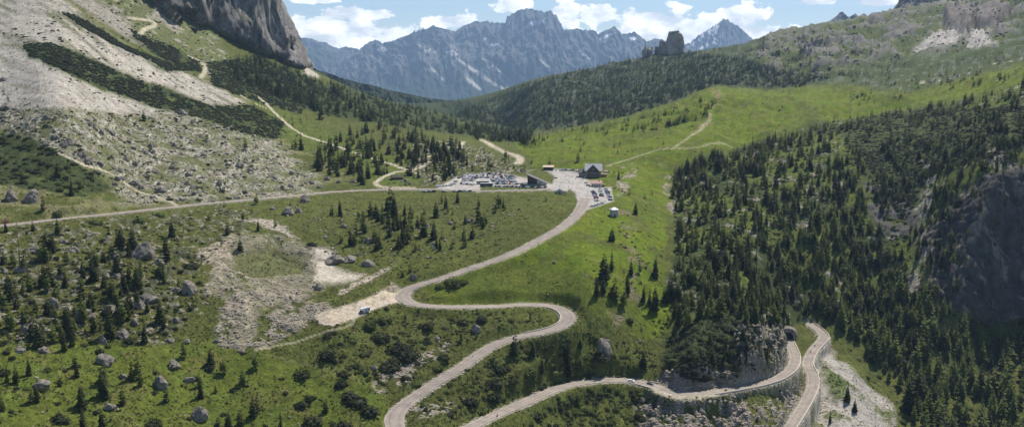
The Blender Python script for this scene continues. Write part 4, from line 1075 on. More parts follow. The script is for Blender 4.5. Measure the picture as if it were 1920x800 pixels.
forest([(1700,420),(1760,345),(1790,350),(1745,430),(1745,520),(1800,600),(1720,590)], 40, 413, 8, 14, .4, 40, -.2)
forest([(850,215),(960,165),(1100,127),(1210,101),(1300,98),(1380,110),(1440,128),(1560,146),(1500,164),(1440,166),(1345,157),(1250,195),(1150,224),(1060,241),(1000,246),(930,236)], 5200, 414, 10, 17, .1, 50, -.42)
forest([(1300,97),(1440,68),(1540,62),(1560,140),(1400,140)], 700, 415, 6, 11, .1, 30, 0.0)
forest([(1540,60),(1640,50),(1700,120),(1620,160),(1560,150)], 200, 416, 6, 11, .1, 30, .05)
forest([(1560,155),(1920,90),(1920,150),(1720,180),(1600,200)], 190, 417, 6, 11, .1, 40, .0)
forest([(1150,232),(1250,208),(1345,180),(1330,215),(1290,240),(1200,250),(1150,246)], 95, 418, 7, 12, .1, 22, .02)
forest([(1000,250),(1110,236),(1150,245),(1100,262),(1000,272)], 50, 419, 6, 10, .1, 25, .0)
forest([(1060,262),(1250,240),(1250,300),(1080,310)], 14, 420, 5, 9, .1, 25, None)
forest([(860,236),(1000,246),(1005,268),(900,266)], 260, 421, 9, 15, .05, 30, -.4)
forest([(1255,500),(1300,600),(1290,620),(1240,600)], 14, 422, 8, 15, .4, 40, None)
forest([(980,620),(1120,640),(1230,650),(1230,700),(1000,720)], 12, 423, 6, 11, .4, 40, None)
# the closing ridge beyond the pass: dots of trees on its flank
TREES.sort(key=lambda t: -t[5])
print('trees', len(TREES))
N_IND = 300
crown_me = {'s': [np_mesh('conifer_crown', v, f, [M_SPR]) for v, f in SPRUCE], 'l': [np_mesh('larch_crown', v, f, [M_LAR]) for v, f in LARCH]}
trunk_me = np_mesh('conifer_trunk', *TRUNK, [M_BARK], smooth=True)
IND_TREES = []
for i, (p, hm, sp, u, v, hpx) in enumerate(TREES[:N_IND]):
    r = random.Random(i * 7 + 1); k = r.randrange(len(crown_me[sp]))
    root = empty('conifer_tree', p, r.uniform(0, 6.28)); wv = hm * r.uniform(.78, 1.28)
    c = link('crown', crown_me[sp][k], root); c.scale = (wv, wv, hm)
    t = link('trunk', trunk_me, root); t.scale = (hm, hm, hm)
    IND_TREES.append((root, u, v, hpx, hm, sp))
def item(p, hm, r, wk=1.0):
    w_ = hm * r.uniform(.72, 1.3) * wk
    return (p.x, p.y, p.z, w_, w_, hm, r.uniform(0, 6.28), r.random())
r_ = random.Random(5)
near_s = [item(t[0], t[1], r_) for t in TREES[N_IND:] if t[2] == 's' and t[5] > 21]
mid_s = [item(t[0], t[1], r_) for t in TREES[N_IND:] if t[2] == 's' and 11 < t[5] <= 21]
far_s = [item(t[0], t[1], r_, 1.15) for t in TREES[N_IND:] if t[2] == 's' and t[5] <= 11]
near_l = [item(t[0], t[1], r_) for t in TREES[N_IND:] if t[2] == 'l' and t[5] > 18]
far_l = [item(t[0], t[1], r_) for t in TREES[N_IND:] if t[2] == 'l' and t[5] <= 18]
parts = [stamp(SPRUCE, near_s), stamp(SPRUCE_LO, mid_s), stamp(SPRUCE_FAR, far_s), stamp(LARCH, near_l), stamp(LARCH_LO, far_l), stamp([TRUNK], near_s + near_l)]
V_, F_, T_, M_ = merge(parts)
M_ = np.array([0, 0, 0, 1, 1, 2])[M_]
fo = stuff(link('conifer_forest', np_mesh('conifer_forest', V_, F_, [M_SPRS, M_LARS, M_BARK], M_, attr={'tint': T_})))
print('forest faces', len(F_))

MAN_ROCK = [(268,480,46,.95),(300,495,30,.6),(355,546,36,1.0),(280,562,35,.6),(205,585,31,.8),(252,605,23,.7),(100,573,23,1.2),(155,595,36,.8),(55,618,40,.6),(198,678,38,.75),(300,722,31,1.0),(373,780,40,.85),(80,720,35,.5),(72,724,22,.5),(205,763,28,.5),(327,685,25,.7),
  (215,482,20,.8),(40,508,26,.7),(8,510,16,.8),(200,520,16,.9),(220,520,16,.9),(260,575,20,1.3),(355,713,23,.6),(230,630,26,.9),(192,640,23,.9),(37,656,26,.5),(82,658,26,.6),(230,707,20,.7),(22,375,36,.85),(57,376,36,1.0),(342,214,20,.8),(165,302,25,.6),(250,345,24,.55),
  (302,360,23,.7),(460,362,16,.75),(10,204,28,.6),(7,150,14,.7),(573,378,22,1.0),(537,400,32,.6),(560,398,18,.7),(512,392,16,.6),(760,490,0,.6),(628,490,40,.5),(655,488,30,.5),(690,495,30,.5),(600,540,22,.7),(775,560,0,.6),(890,620,24,.9),(775,520,14,.8),(1132,660,42,1.1),(1040,492,9,.7),
  (985,478,6,.6),(1098,517,7,.6),(980,488,5,.6),(1137,645,20,1.0),(760,420,20,.6),(800,425,16,.6),(730,432,16,.6),(690,452,16,.7),(845,420,14,.7),(880,415,16,.7),(812,458,12,.7),(645,425,16,.6),(700,345,13,.8),(662,342,14,.7),(615,338,15,.7),(635,342,12,.7),(545,350,14,.7),(600,352,12,.7),(760,340,12,.7),(770,345,10,.7),
  (140,470,20,.7),(120,455,18,.6),(65,470,22,.6),(170,440,16,.6),(330,545,22,.6),(330,600,16,.7),(320,640,18,.6),(350,640,14,.7),(405,640,12,.7),(455,660,12,.6),(15,540,24,.6),(20,600,26,.5),(110,520,20,.6),(240,430,12,.7),(820,635,12,.6),(700,690,14,.7),(935,640,10,.8),(1200,640,10,.7)]
MAN_ROCK0 = [q for q in MAN_ROCK if q[2]]
# ---- dwarf pines and bushes
SHRUBS = []
def add_shrub(u, v, wpx=None, wm=None, sp='m', extra=.4, ind=False):
    p = hit(u, v)
    if not free(u, v, p, extra): return
    k = px_per_m(p)
    if wm is None: wm = wpx / k
    SHRUBS.append((p, wm, sp, u, v, wm * k + (1000 if ind else 0)))
for u, v, wpx, sp in [(610,672,38,'m'),(562,705,36,'m'),(580,747,27,'m'),(645,702,27,'m'),(725,692,46,'m'),(770,672,56,'m'),(712,635,40,'m'),(750,655,50,'m'),(742,678,40,'m'),(670,757,56,'m'),(697,772,42,'m'),(650,745,36,'m'),(805,612,34,'m'),
  (868,607,30,'m'),(832,670,28,'m'),(932,724,40,'m'),(880,757,36,'m'),(938,690,38,'m'),(845,535,36,'b'),(865,530,26,'b'),(828,538,24,'b'),(1182,602,20,'m'),(1085,560,16,'b'),(587,460,24,'m'),(265,418,30,'b'),(300,405,26,'b'),(110,400,26,'b'),(180,420,30,'b'),
  (358,500,34,'m'),(240,640,30,'m'),(190,660,22,'m'),(85,728,24,'m'),(110,790,46,'m'),(285,800,40,'m'),(390,690,26,'m'),(440,730,20,'m'),(0,700,36,'m'),(720,600,32,'b'),(690,612,30,'b'),(660,640,28,'b'),(640,725,30,'m'),(560,760,30,'m'),(590,790,40,'m'),(640,800,44,'m'),(1130,668,44,'m'),(1185,690,28,'b'),
  (1250,735,20,'b'),(990,705,36,'b'),(1040,700,34,'b'),(1085,690,30,'b'),(960,715,30,'m'),(920,745,30,'m'),(905,770,30,'b'),(780,720,22,'b'),(820,690,24,'b'),(900,600,24,'m'),(960,600,20,'b'),(640,585,20,'b')]:
    add_shrub(u, v, wpx, sp=sp, ind=True)
def thicket(poly, n, seed, lo, hi, bushy=.0, sc=30, thr=-.2, extra=.5):
    for u, v, r in sample(poly, n, seed, sc, thr):
        add_shrub(u, v, wm=r.uniform(lo, hi) * 2, sp='b' if r.random() < bushy else 'm', extra=extra)
thicket(P['mugo_1'], 1700, 501, 1.8, 3.6, 0, 30, -.32); thicket(P['mugo_f'], 800, 502, 1.8, 3.6, 0, 30, -.4); thicket(P['mugo_f2'], 600, 503, 1.8, 3.6, 0, 30, -.35)
thicket(P['mugo_d'], 480, 504, 1.6, 3.4, .2, 26, -.25); thicket(P['mugo_c'], 1500, 505, 2, 4, 0, 30, -.3)
thicket(P['mugo_r'], 3200, 506, 1.4, 3.6, .06, 40, -.3); thicket(P['forest_r'], 2200, 507, 1.0, 3.0, .62, 30, -.3)
thicket(P['boulders'], 420, 508, .7, 1.8, .55, 30, .0); thicket(P['lower_left'], 1300, 509, .6, 2.3, .35, 26, -.12); thicket([(0,640),(480,690),(700,760),(640,800),(0,800)], 70, 510, .8, 2.0, .3, 30, .05)
thicket([(600,600),(720,575),(800,590),(880,600),(830,660),(760,720),(680,720),(620,690)], 210, 511, 1.0, 2.4, .45, 26, -.1)
thicket([(780,575),(1000,578),(1040,592),(980,618),(880,640),(800,640)], 70, 512, .7, 1.9, .5, 22, .0)
thicket([(960,640),(1100,620),(1200,650),(1250,690),(1200,708),(1100,706),(1000,735),(900,770),(840,780),(900,690)], 300, 513, .9, 2.4, .65, 26, -.15)
thicket([(1050,740),(1130,722),(1200,730),(1215,800),(1200,860),(1000,860),(980,790)], 330, 514, 1.1, 2.6, .75, 26, -.35)
thicket([(770,790),(860,760),(880,770),(830,800)], 24, 515, .6, 1.4, .6, 20, None); thicket([(780,730),(880,690),(960,660),(960,720),(860,780),(790,770)], 120, 516, .7, 2.0, .6, 22, .0)
thicket(P['mound'], 420, 517, 1.2, 2.6, .05, 30, -.6); thicket(P['crag_mid'], 140, 518, .7, 1.9, .45, 24, -.1); thicket(P['rock_low'], 130, 519, .7, 1.8, .7, 24, .1)
thicket([(1180,735),(1330,745),(1420,730),(1400,745),(1330,760),(1240,760)], 90, 520, .7, 1.5, .85, 20, -.2); thicket(P['spur_green'], 50, 521, .5, 1.4, .8, 20, .0)
thicket([(1200,560),(1290,560),(1300,620),(1240,640),(1200,620)], 70, 522, .9, 2.0, .7, 24, -.1); thicket([(600,395),(1000,372),(980,440),(880,490),(720,520),(620,470)], 260, 523, .7, 1.9, .5, 26, .02)
thicket(P['meadow_l'], 150, 524, .9, 2.4, .3, 22, .1); thicket(P['rocky_pass'], 240, 525, .9, 2.2, .4, 22, -.05); thicket([(1150,400),(1240,400),(1250,560),(1180,560)], 60, 526, .7, 1.8, .8, 22, .1)
thicket(P['quarry'], 40, 527, .6, 1.4, .5, 22, .1); thicket([(1550,590),(1740,560),(1920,610),(1920,840),(1700,840)], 260, 528, 1.2, 3, .8, 40, -.2); thicket([(0,60),(120,20),(300,60),(420,140),(520,240),(420,260),(280,230),(120,150)], 520, 532, .9, 2.6, .1, 18, .12); thicket(P['boulders'], 300, 533, 1.2, 3.0, .2, 18, .18); thicket(P['alpine'], 220, 534, 1.2, 3, .1, 20, .05); thicket(P['hill_rock'], 500, 529, 1.5, 4, .1, 40, .0)
thicket(P['meadow_r'], 130, 530, .8, 2.2, .4, 40, .15); thicket([(600,585),(680,580),(740,575),(700,590),(620,620)], 20, 531, .6, 1.2, .8, 20, None)
for u, v, wpx, tl_ in MAN_ROCK0:
    r = random.Random(int(u * 13 + v))
    for k in range(3 if wpx > 14 else 1): add_shrub(u + r.uniform(-.75, .75) * wpx, v + r.uniform(-.15, .2) * wpx, wm=r.uniform(.5, 1.5) * 2, sp='b' if r.random() < .5 else 'm')
SHRUBS.sort(key=lambda t: -t[5])
print('shrubs', len(SHRUBS))
NB_IND = 220
bush_me = {'m': [np_mesh('dwarf_pine', v, f, [M_MUG]) for v, f in BUSH], 'b': [np_mesh('leafy_bush', v, f, [M_BUS]) for v, f in BUSH]}
IND_SHRUBS = []
for i, (p, wm, sp, u, v, wpx) in enumerate(SHRUBS[:NB_IND]):
    r = random.Random(i * 5 + 3)
    o = link('dwarf_pine_shrub' if sp == 'm' else 'leafy_shrub', bush_me[sp][r.randrange(4)]); s = wm * .55
    o.location = (p.x, p.y, p.z - .05 * s); o.rotation_euler = (0, 0, r.uniform(0, 6.28)); o.scale = (s, s * r.uniform(.8, 1.1), s * r.uniform(.85, 1.25))
    IND_SHRUBS.append((o, u, v, wpx % 1000, wm, sp))
def sitem(t, r):
    s = t[1] * .55; return (t[0].x, t[0].y, t[0].z - .05 * s, s, s * r.uniform(.75, 1.15), s * r.uniform(.8, 1.25), r.uniform(0, 6.28), r.random())
rest = SHRUBS[NB_IND:]
grp = [[sitem(t, r_) for t in rest if t[2] == sp and (t[5] > 13) == big] for sp, big in (('m', True), ('m', False), ('b', True), ('b', False))]
V_, F_, T_, M_ = merge([stamp(BUSH, grp[0]), stamp(BUSH_LO, grp[1]), stamp(BUSH, grp[2]), stamp(BUSH_LO, grp[3])])
stuff(link('shrub_cover', np_mesh('shrub_cover', V_, F_, [M_MUGS, M_BUSS], np.array([0, 0, 1, 1])[M_], attr={'tint': T_})))
print('shrub faces', len(F_))

# ---- boulders and stones
BOULD = []
def add_rock(u, v, wpx=None, wm=None, tall=.75, ind=False, extra=.6):
    p = hit(u, v)
    if not free(u, v, p, extra): return
    k = px_per_m(p)
    if wm is None: wm = wpx / k
    BOULD.append((p, wm, tall, u, v, wm * k + (1000 if ind else 0)))
for u, v, wpx, tl_ in MAN_ROCK:
    if wpx: add_rock(u, v, wpx * .9, tall=tl_, ind=True)
def rocks(poly, n, seed, lo, hi, sc=26, thr=.0):
    for u, v, r in sample(poly, n, seed, sc, thr):
        add_rock(u, v, wm=lo * (hi / lo) ** (r.random() ** 2.2), tall=r.uniform(.5, .95))
rocks(P['boulders'], 1700, 601, .9, 6, 26, -.1); rocks(P['lower_left'], 520, 602, .4, 3.2, 30, .02); rocks(P['rocky_pass'], 300, 603, .8, 5.5, 22, .0); rocks([(600,390),(900,372),(980,400),(880,460),(720,520),(600,490)], 300, 604, .6, 4, 26, .0)
rocks(P['rubble'], 260, 605, .4, 2.2, 24, -.05); rocks(P['quarry'], 160, 606, .4, 2.0, 24, .0); rocks([(0,640),(480,680),(640,720),(600,800),(0,800)], 130, 607, .4, 2.2, 26, .05); rocks(P['meadow_l'], 130, 608, .8, 4, 22, .0)
rocks(P['scree_a'], 420, 609, .6, 2.8, 26, .05); rocks([(0,165),(60,190),(110,215),(60,230),(0,215)], 70, 610, .8, 4.5, 20, -.1); rocks(P['crag_mid'], 170, 611, .8, 4.5, 20, -.2); rocks(P['rock_low'], 330, 612, .6, 4, 20, -.15)
rocks([(600,575),(760,590),(900,620),(800,690),(700,720)], 110, 613, .4, 2.4, 22, .0); rocks(P['meadow_c'], 26, 614, .4, 1.6, 30, None); rocks(P['hill_rock'], 420, 615, 2, 11, 36, .0); rocks(P['gully_r'], 130, 616, .6, 3, 20, -.1); rocks(P['spur'], 160, 617, .3, 1.6, 24, .0)
rocks(P['alpine'], 160, 618, .8, 5, 22, .0); rocks(P['forest_r'], 120, 619, .6, 3.5, 30, .1); rocks([(1150,300),(1195,300),(1180,380),(1150,380)], 40, 620, .5, 2, 20, None); rocks(P['bare_red'], 50, 621, .3, 1.4, 20, None); rocks(P['forest_l'], 60, 622, 1, 5, 20, None)
rocks([(330,385),(700,365),(800,365),(780,400),(600,420),(450,420),(330,400)], 170, 623, .5, 3.2, 22, .0)
BOULD.sort(key=lambda t: -t[5])
print('boulders', len(BOULD))
NR_IND = 220
rock_me = [np_mesh('boulder', v, f, [M_ROCK]) for v, f in ROCKS]
IND_ROCKS = []
for i, (p, wm, tall, u, v, wpx) in enumerate(BOULD[:NR_IND]):
    r = random.Random(i * 11 + 5)
    o = link('boulder', rock_me[r.randrange(len(rock_me))]); s = wm * .56
    o.location = (p.x, p.y, p.z + .16 * s * tall); o.rotation_euler = (r.uniform(-.2, .2), r.uniform(-.2, .2), r.uniform(0, 6.28)); o.scale = (s, s * r.uniform(.75, 1.1), s * tall * 1.15)
    IND_ROCKS.append((o, u, v, wpx % 1000, wm, tall))
rk_ = []
for p, wm, tall, u, v, wpx in BOULD[NR_IND:]:
    s = wm * .55; rk_.append((p.x, p.y, p.z + .15 * s, s, s * r_.uniform(.6, 1.1), s * tall * r_.uniform(.8, 1.2), r_.uniform(0, 6.28), r_.random()))
V_, F_, T_ = stamp(STONES, rk_)
stuff(link('scattered_stones', np_mesh('scattered_stones', V_, F_, [M_STONE])))

# ---- herbs, tufts and loose stones: what gives the near ground its grain
_vis = E2 >= np.maximum.accumulate(E2, axis=1) - 0.6
_ok = _vis & (UU > -160) & (UU < 2080) & (VV > -20) & (VV < 850) & (D_ROAD > 1.0) & (D_TR > 1.2) & (poly_mask(UU, VV, P['pullout'], 1) < .5) & (poly_mask(UU, VV, P['plaza'], 1) < .5) & (poly_mask(UU, VV, P['carpark'], 1) < .5)
def grains(mask, n, lo, hi, flat, seed):
    g_ = np.random.default_rng(seed); idx = np.argwhere(mask); idx = idx[g_.integers(0, len(idx), n)]
    i, j = idx[:, 0], idx[:, 1]; i2 = np.minimum(i + 1, NS - 1); j2 = np.minimum(j + 1, NT - 1); a = g_.random(n); b_ = g_.random(n)
    def lerp(A): return A[i, j] * (1-a) * (1-b_) + A[i2, j] * a * (1-b_) + A[i, j2] * (1-a) * b_ + A[i2, j2] * a * b_
    s_ = lo * (hi / lo) ** (g_.random(n) ** 1.8)
    return np.stack([lerp(X2), lerp(Y2), lerp(Z2) - .05, s_, s_ * g_.uniform(.6, 1.2, n), s_ * flat * g_.uniform(.6, 1.3, n), g_.uniform(0, 6.28, n), g_.random(n)], 1)
def tuft(seed, n=8):
    r = random.Random(seed); V = []; Fc = []
    for k in range(n):
        a = r.uniform(0, 6.28); d = r.uniform(.1, .7); c = Vector((math.cos(a) * d, math.sin(a) * d, r.uniform(.2, .75)))
        nrm = Vector((math.cos(a) * r.uniform(.2, .9), math.sin(a) * r.uniform(.2, .9), r.uniform(.4, 1))).normalized(); t = nrm.orthogonal().normalized(); t.rotate(Matrix.Rotation(r.uniform(0, 6.28), 3, nrm)); b_ = nrm.cross(t); q = r.uniform(.3, .5)
        i = len(V); V += [tuple(c - t * q), tuple(c - b_ * q * .7 + nrm * .1), tuple(c + t * q), tuple(c + b_ * q * .7 + nrm * .1)]; Fc.append((i, i+1, i+2, i+3))
    return np.array(V, np.float32), np.array(Fc, np.int32)
def chip(seed):
    r = random.Random(seed); V = [(x * r.uniform(.6, 1.1), y * r.uniform(.6, 1.1), z * r.uniform(.5, 1.1)) for x in (-.7, .7) for y in (-.7, .7) for z in (-.5, .6)]
    return np.array(V, np.float32), np.array([(0,1,3,2),(4,6,7,5),(0,4,5,1),(2,3,7,6),(0,2,6,4),(1,5,7,3)], np.int32)
M_TUFT = foliage('alpine herbs', (0.040, 0.052, 0.012), (0.125, 0.135, 0.030), True)
_veg = _ok & (ALB[..., 1] > ALB[..., 0] * 1.03) & (ALB[..., 1] < .2) & (YY < 1250)
_mead = np.maximum(np.maximum(poly_mask(UU, VV, P['meadow_c'], 6), poly_mask(UU, VV, P['meadow_r'], 6)), poly_mask(UU, VV, P['green_ll'], 6) * .75)
_dens = np.random.default_rng(4).random(UU.shape) + .55 * np.clip(n_mid, -1, 1) > .25 + .62 * _mead
V_, F_, T_ = stamp([tuft(s) for s in range(5)], grains(_veg & _dens, 85000, .28, 1.0, .75, 1))
stuff(link('alpine_herbs', np_mesh('alpine_herbs', V_, F_, [M_TUFT], attr={'tint': T_})))
_pale = _ok & (ALB[..., 0] > .15) & (ALB[..., 0] >= ALB[..., 1]) & (YY < 1500)
V_, F_, T_ = stamp([chip(s) for s in range(6)], grains(_pale & (np.random.default_rng(9).random(UU.shape) > .8 * np.maximum(poly_mask(UU, VV, P['scree_a'], 8), poly_mask(UU, VV, P['scree_b'], 8))) & (poly_mask(UU, VV, P['white_fan'], 2) < .5) & (np.random.default_rng(6).random(UU.shape) > .75 * poly_mask(UU, VV, P['spur'], 8)) & (np.random.default_rng(8).random(UU.shape) > .5 * poly_mask(UU, VV, P['quarry'], 8)), 48000, .22, 1.15, .7, 2))
stuff(link('loose_stones', np_mesh('loose_stones', V_, F_, [M_STONE])))
# ------------------------------------------------------------------ things people built
class MB:
    """collects boxes, prisms and tubes; build() links them as ONE mesh object"""
    def __init__(self): self.V = []; self.F = []; self.M = []
    def add(self, V, Fc, m=0):
        b = len(self.V); self.V += [tuple(v) for v in V]; self.F += [tuple(i + b for i in f) for f in Fc]; self.M += [m] * len(Fc); return self
    def box(self, x0, x1, y0, y1, z0, z1, m=0):
        return self.add([(x0,y0,z0),(x1,y0,z0),(x1,y1,z0),(x0,y1,z0),(x0,y0,z1),(x1,y0,z1),(x1,y1,z1),(x0,y1,z1)], [(0,3,2,1),(4,5,6,7),(0,1,5,4),(1,2,6,5),(2,3,7,6),(3,0,4,7)], m)
    def prism_y(self, prof, y0, y1, m=0):
        """profile in x,z pushed along y"""
        n = len(prof); V = [(x, y0, z) for x, z in prof] + [(x, y1, z) for x, z in prof]
        return self.add(V, [tuple(range(n)), tuple(range(2*n-1, n-1, -1))] + [((i+1) % n, i, n+i, n+(i+1) % n) for i in range(n)], m)
    def prism_x(self, prof, x0, x1, m=0):
        """profile in y,z pushed along x"""
        n = len(prof); V = [(x0, y, z) for y, z in prof] + [(x1, y, z) for y, z in prof]
        return self.add(V, [tuple(range(n-1, -1, -1)), tuple(range(n, 2*n))] + [(i, (i+1) % n, n+(i+1) % n, n+i) for i in range(n)], m)
    def tube(self, a, b, r0, r1=None, n=8, m=0):
        a, b = Vector(a), Vector(b); r1 = r0 if r1 is None else r1; d = (b - a).normalized(); t = d.orthogonal().normalized(); q = d.cross(t)
        V = [a + (t * math.cos(6.2832*i/n) + q * math.sin(6.2832*i/n)) * r0 for i in range(n)] + [b + (t * math.cos(6.2832*i/n) + q * math.sin(6.2832*i/n)) * r1 for i in range(n)]
        return self.add(V, [(i, (i+1) % n, n+(i+1) % n, n+i) for i in range(n)] + [tuple(range(n-1, -1, -1)), tuple(range(n, 2*n))], m)
    def build(self, name, mats, parent=None, smooth=False):
        me = bpy.data.meshes.new(name); me.from_pydata(self.V, [], self.F)
        for m in (mats if isinstance(mats, (list, tuple)) else [mats]): me.materials.append(m)
        me.polygons.foreach_set('material_index', self.M)
        bm = bmesh.new(); bm.from_mesh(me); bmesh.ops.recalc_face_normals(bm, faces=bm.faces); bm.to_mesh(me); bm.free()
        if smooth: me.polygons.foreach_set('use_smooth', [True] * len(me.polygons))
        me.update(); return link(name, me, parent) if parent is not False else me

WOOD_D = plain('dark timber', (0.065, 0.045, 0.032), .8, .3, 1.2); WOOD = plain('weathered boards', (0.20, 0.15, 0.10), .85, .25, 1.5)
RENDER_W = plain('pale render', (0.62, 0.60, 0.56), .9, .08, .6); STONE_W = plain('rubble masonry', (0.25, 0.225, 0.195), .95, .35, 1.6); STONE_P = plain('pale coping stone', (0.50, 0.44, 0.38), .9, .25, 1.1, coords='geo')
ROOF_D = plain('dark slate roof', (0.075, 0.072, 0.075), .7, .2, .9); ROOF_P = plain('pale metal roof', (0.50, 0.50, 0.52), .45, .08, .5, spec=.5); ROOF_R = plain('faded red roof', (0.36, 0.225, 0.195), .8, .15, .8); ROOF_T = plain('tan roof', (0.46, 0.37, 0.27), .85, .15, .6)
GLASS = plain('window glass', (0.025, 0.03, 0.035), .08, .1, .5, spec=.6); GREEN_G = plain('green glazing', (0.045, 0.095, 0.09), .25, .15, .6, spec=.5); CONC = plain('grey concrete', (0.33, 0.33, 0.32), .9, .15, .8); DARKNESS = plain('tunnel darkness', (0.022, 0.021, 0.02), .95, .3, .6)  # near-black bore colour paints in the shade of a deep tunnel
WALL_M = plain('retaining masonry', (0.20, 0.185, 0.165), .95, .4, .9, coords='geo'); STEEL = plain('galvanised steel', (0.45, 0.46, 0.47), .4, .1, 2, .6)

def win(root, x0, x1, z0, z1, y, face='front', frame=WOOD_D):
    """a window: frame standing proud of the wall, pane inside it"""
    f = MB(); t = .12
    if face == 'front':
        f.box(x0, x1, y - .10, y + .02, z0, z0 + t).box(x0, x1, y - .10, y + .02, z1 - t, z1).box(x0, x0 + t, y - .10, y + .02, z0 + t, z1 - t).box(x1 - t, x1, y - .10, y + .02, z0 + t, z1 - t)
        g_ = MB().box(x0 + t, x1 - t, y - .05, y + .02, z0 + t, z1 - t)
    fo_ = f.build('window', frame, root); g_.build('pane', GLASS, fo_); return fo_

def ground_at(u, v): 
    p = hit(u, v); return p
# -- cable car station
p = ground_at(1007, 350); p.z -= .2
b = tag(empty('cable_car_station', p, R(-4)), 'dark cable car station with steep single pitch roof beside the car park', 'station')
MB().prism_y([(-9,0),(0,0),(0,6.55),(-9,10.6)], 0, 11).build('timber_hall', WOOD_D, b)
MB().prism_y([(0.02,0),(8.6,0),(8.6,2.9),(0.02,6.5)], 0.3, 10.7).build('white_wing', RENDER_W, b)
MB().prism_y([(-10,11.25),(9.6,2.75),(9.6,3.2),(-10,11.8)], -1.0, 12).build('roof', ROOF_D, b)
for k in range(5): win(b, .9 + k * 1.5, 1.95 + k * 1.5, 1.7, 2.7, .3)
for k in range(3): win(b, .7 + k * 1.5, 1.7 + k * 1.5, 3.3, 4.2, .3)
win(b, -7.6, -1.2, 3.4, 5.0, 0)
c = MB().box(-13, 3, -5.6, -.05, 2.75, 3.1).build('canopy', GREEN_G, b)
MB().box(-12.6, 2.6, -5.2, -5.0, .3, 2.7).build('glazed_front', GREEN_G, b)
MB().box(-16, -9.1, 4, 8, 0, 2.6).box(-16.3, -9.05, 3.6, 8.4, 2.6, 2.85).build('side_shed', WOOD, b)
# -- mountain refuge hotel
p = ground_at(1112, 333); p.z -= .2
b = tag(empty('mountain_refuge', p, R(-8)), 'large gabled mountain refuge with pale metal roof beside the plaza', 'refuge'); b.scale = (1.12, 1.12, 1.12)
MB().box(-7, 7, 0, 11, 0, 6.4).build('walls', STONE_W, b)
MB().prism_x([(-.9,6.0),(11.9,6.0),(11.9,6.5),(5.5,12.3),(-.9,6.5)], -7.8, 7.8).build('roof', ROOF_P, b)
f = MB().prism_y([(-4.6,0),(4.6,0),(4.6,6.6),(0,11.0),(-4.6,6.6)], -2.4, 4).build('front_gable', WOOD_D, b)
MB().prism_y([(-5.5,6.2),(0,11.35),(5.5,6.2),(5.5,6.75),(0,11.95),(-5.5,6.75)], -3.3, 5).build('gable_roof', ROOF_D, b)
for zz in (1.2, 3.9): 
    for k in range(4): win(b, -3.7 + k * 2.0, -2.4 + k * 2.0, zz, zz + 1.5, -2.4, frame=RENDER_W)
win(b, -1.0, 1.0, 7.3, 8.8, -2.4, frame=RENDER_W)
for k in (-6.6, 5.2): 
    for zz in (1.3, 4.0): win(b, k, k + 1.3, zz, zz + 1.4, 0, frame=RENDER_W)
MB().box(-13, -7.02, 1, 9, 0, 4.2).build('side_wing', STONE_W, b); MB().prism_x([(.2,4.0),(9.8,4.0),(9.8,4.4),(5,7.6),(.2,4.4)], -13.7, -7.04).build('wing_roof', ROOF_D, b)
MB().box(-3.6, -2.6, 6, 7, 9, 13.4).build('chimney', STONE_W, b); MB().box(7.02, 12, 1, 8, 0, 3.0).box(7.02, 12.5, .5, 8.5, 3.0, 3.3).build('annex', WOOD, b)
# -- low house with the red roof
p = ground_at(1118, 351); p.z -= .2
b = tag(empty('red_roof_house', p, R(-6)), 'low pale house with faded red roof in front of the refuge', 'house')
MB().box(-4.8, 4.8, 0, 8, 0, 3.6).build('walls', RENDER_W, b); MB().prism_x([(-1.0,3.45),(8.9,3.9),(8.9,4.3),(5.6,6.2),(-1.0,3.9)], -5.5, 5.5).build('roof', ROOF_R, b)
for k in range(4): win(b, -4.1 + k * 2.2, -2.8 + k * 2.2, 1.2, 2.6, 0)
MB().box(2.4, 3.2, 4, 4.8, 5.0, 7.0).build('chimney', STONE_W, b); MB().box(4.82, 8, 2, 7, 0, 2.4).box(4.82, 8.4, 1.6, 7.4, 2.4, 2.6).build('side_shed', WOOD, b)
# -- tan roofed pavilion
p = ground_at(1028, 319); p.z -= .2
b = tag(empty('pavilion', p, R(-6)), 'low open pavilion with tilted tan roof at back of the plaza', 'pavilion')
MB().box(-5, 5, 3, 7.5, 0, 2.8).build('back_room', WOOD_D, b); MB().prism_x([(-1,3.3),(8.4,4.3),(8.4,4.6),(-1,3.6)], -6, 6).build('roof', ROOF_T, b)
for x in (-5.4, -1.8, 1.8, 5.4): MB().box(x - .12, x + .12, -.5, -.26, 0, 3.33).build('post', WOOD, b)
# -- grey stone hut and round wall in front of the plaza
p = ground_at(1049, 363); p.z -= .15
b = tag(empty('stone_hut', p, R(8)), 'small grey stone hut at the plaza front edge', 'hut')
MB().prism_y([(-2.6,0),(2.6,0),(2.6,2.5),(0,4.3),(-2.6,2.5)], 0, 5.4).build('walls', CONC, b); MB().prism_y([(-3.1,2.3),(0,4.5),(3.1,2.3),(3.1,2.6),(0,4.9),(-3.1,2.6)], -.5, 5.9).build('roof', ROOF_P, b)
MB().box(-.5, .5, -.08, .02, .1, 2.0).build('door', WOOD_D, b)
p = ground_at(1060, 362)
m_ = MB(); n = 18
for k, (r0, z) in enumerate(((2.3, -.2), (2.25, 1.4), (1.9, 2.2), (1.1, 2.6))):
    m_.add([(math.cos(6.283*i/n) * r0, math.sin(6.283*i/n) * r0, z) for i in range(n)], [])
m_.F = [(k*n+i, k*n+(i+1) % n, (k+1)*n+(i+1) % n, (k+1)*n+i) for k in range(3) for i in range(n)] + [tuple(range(3*n, 4*n))]; m_.M = [0] * len(m_.F)
o = tag(m_.build('round_cairn', STONE_P), 'round pale stone cairn beside the grey hut', 'cairn'); o.location = p
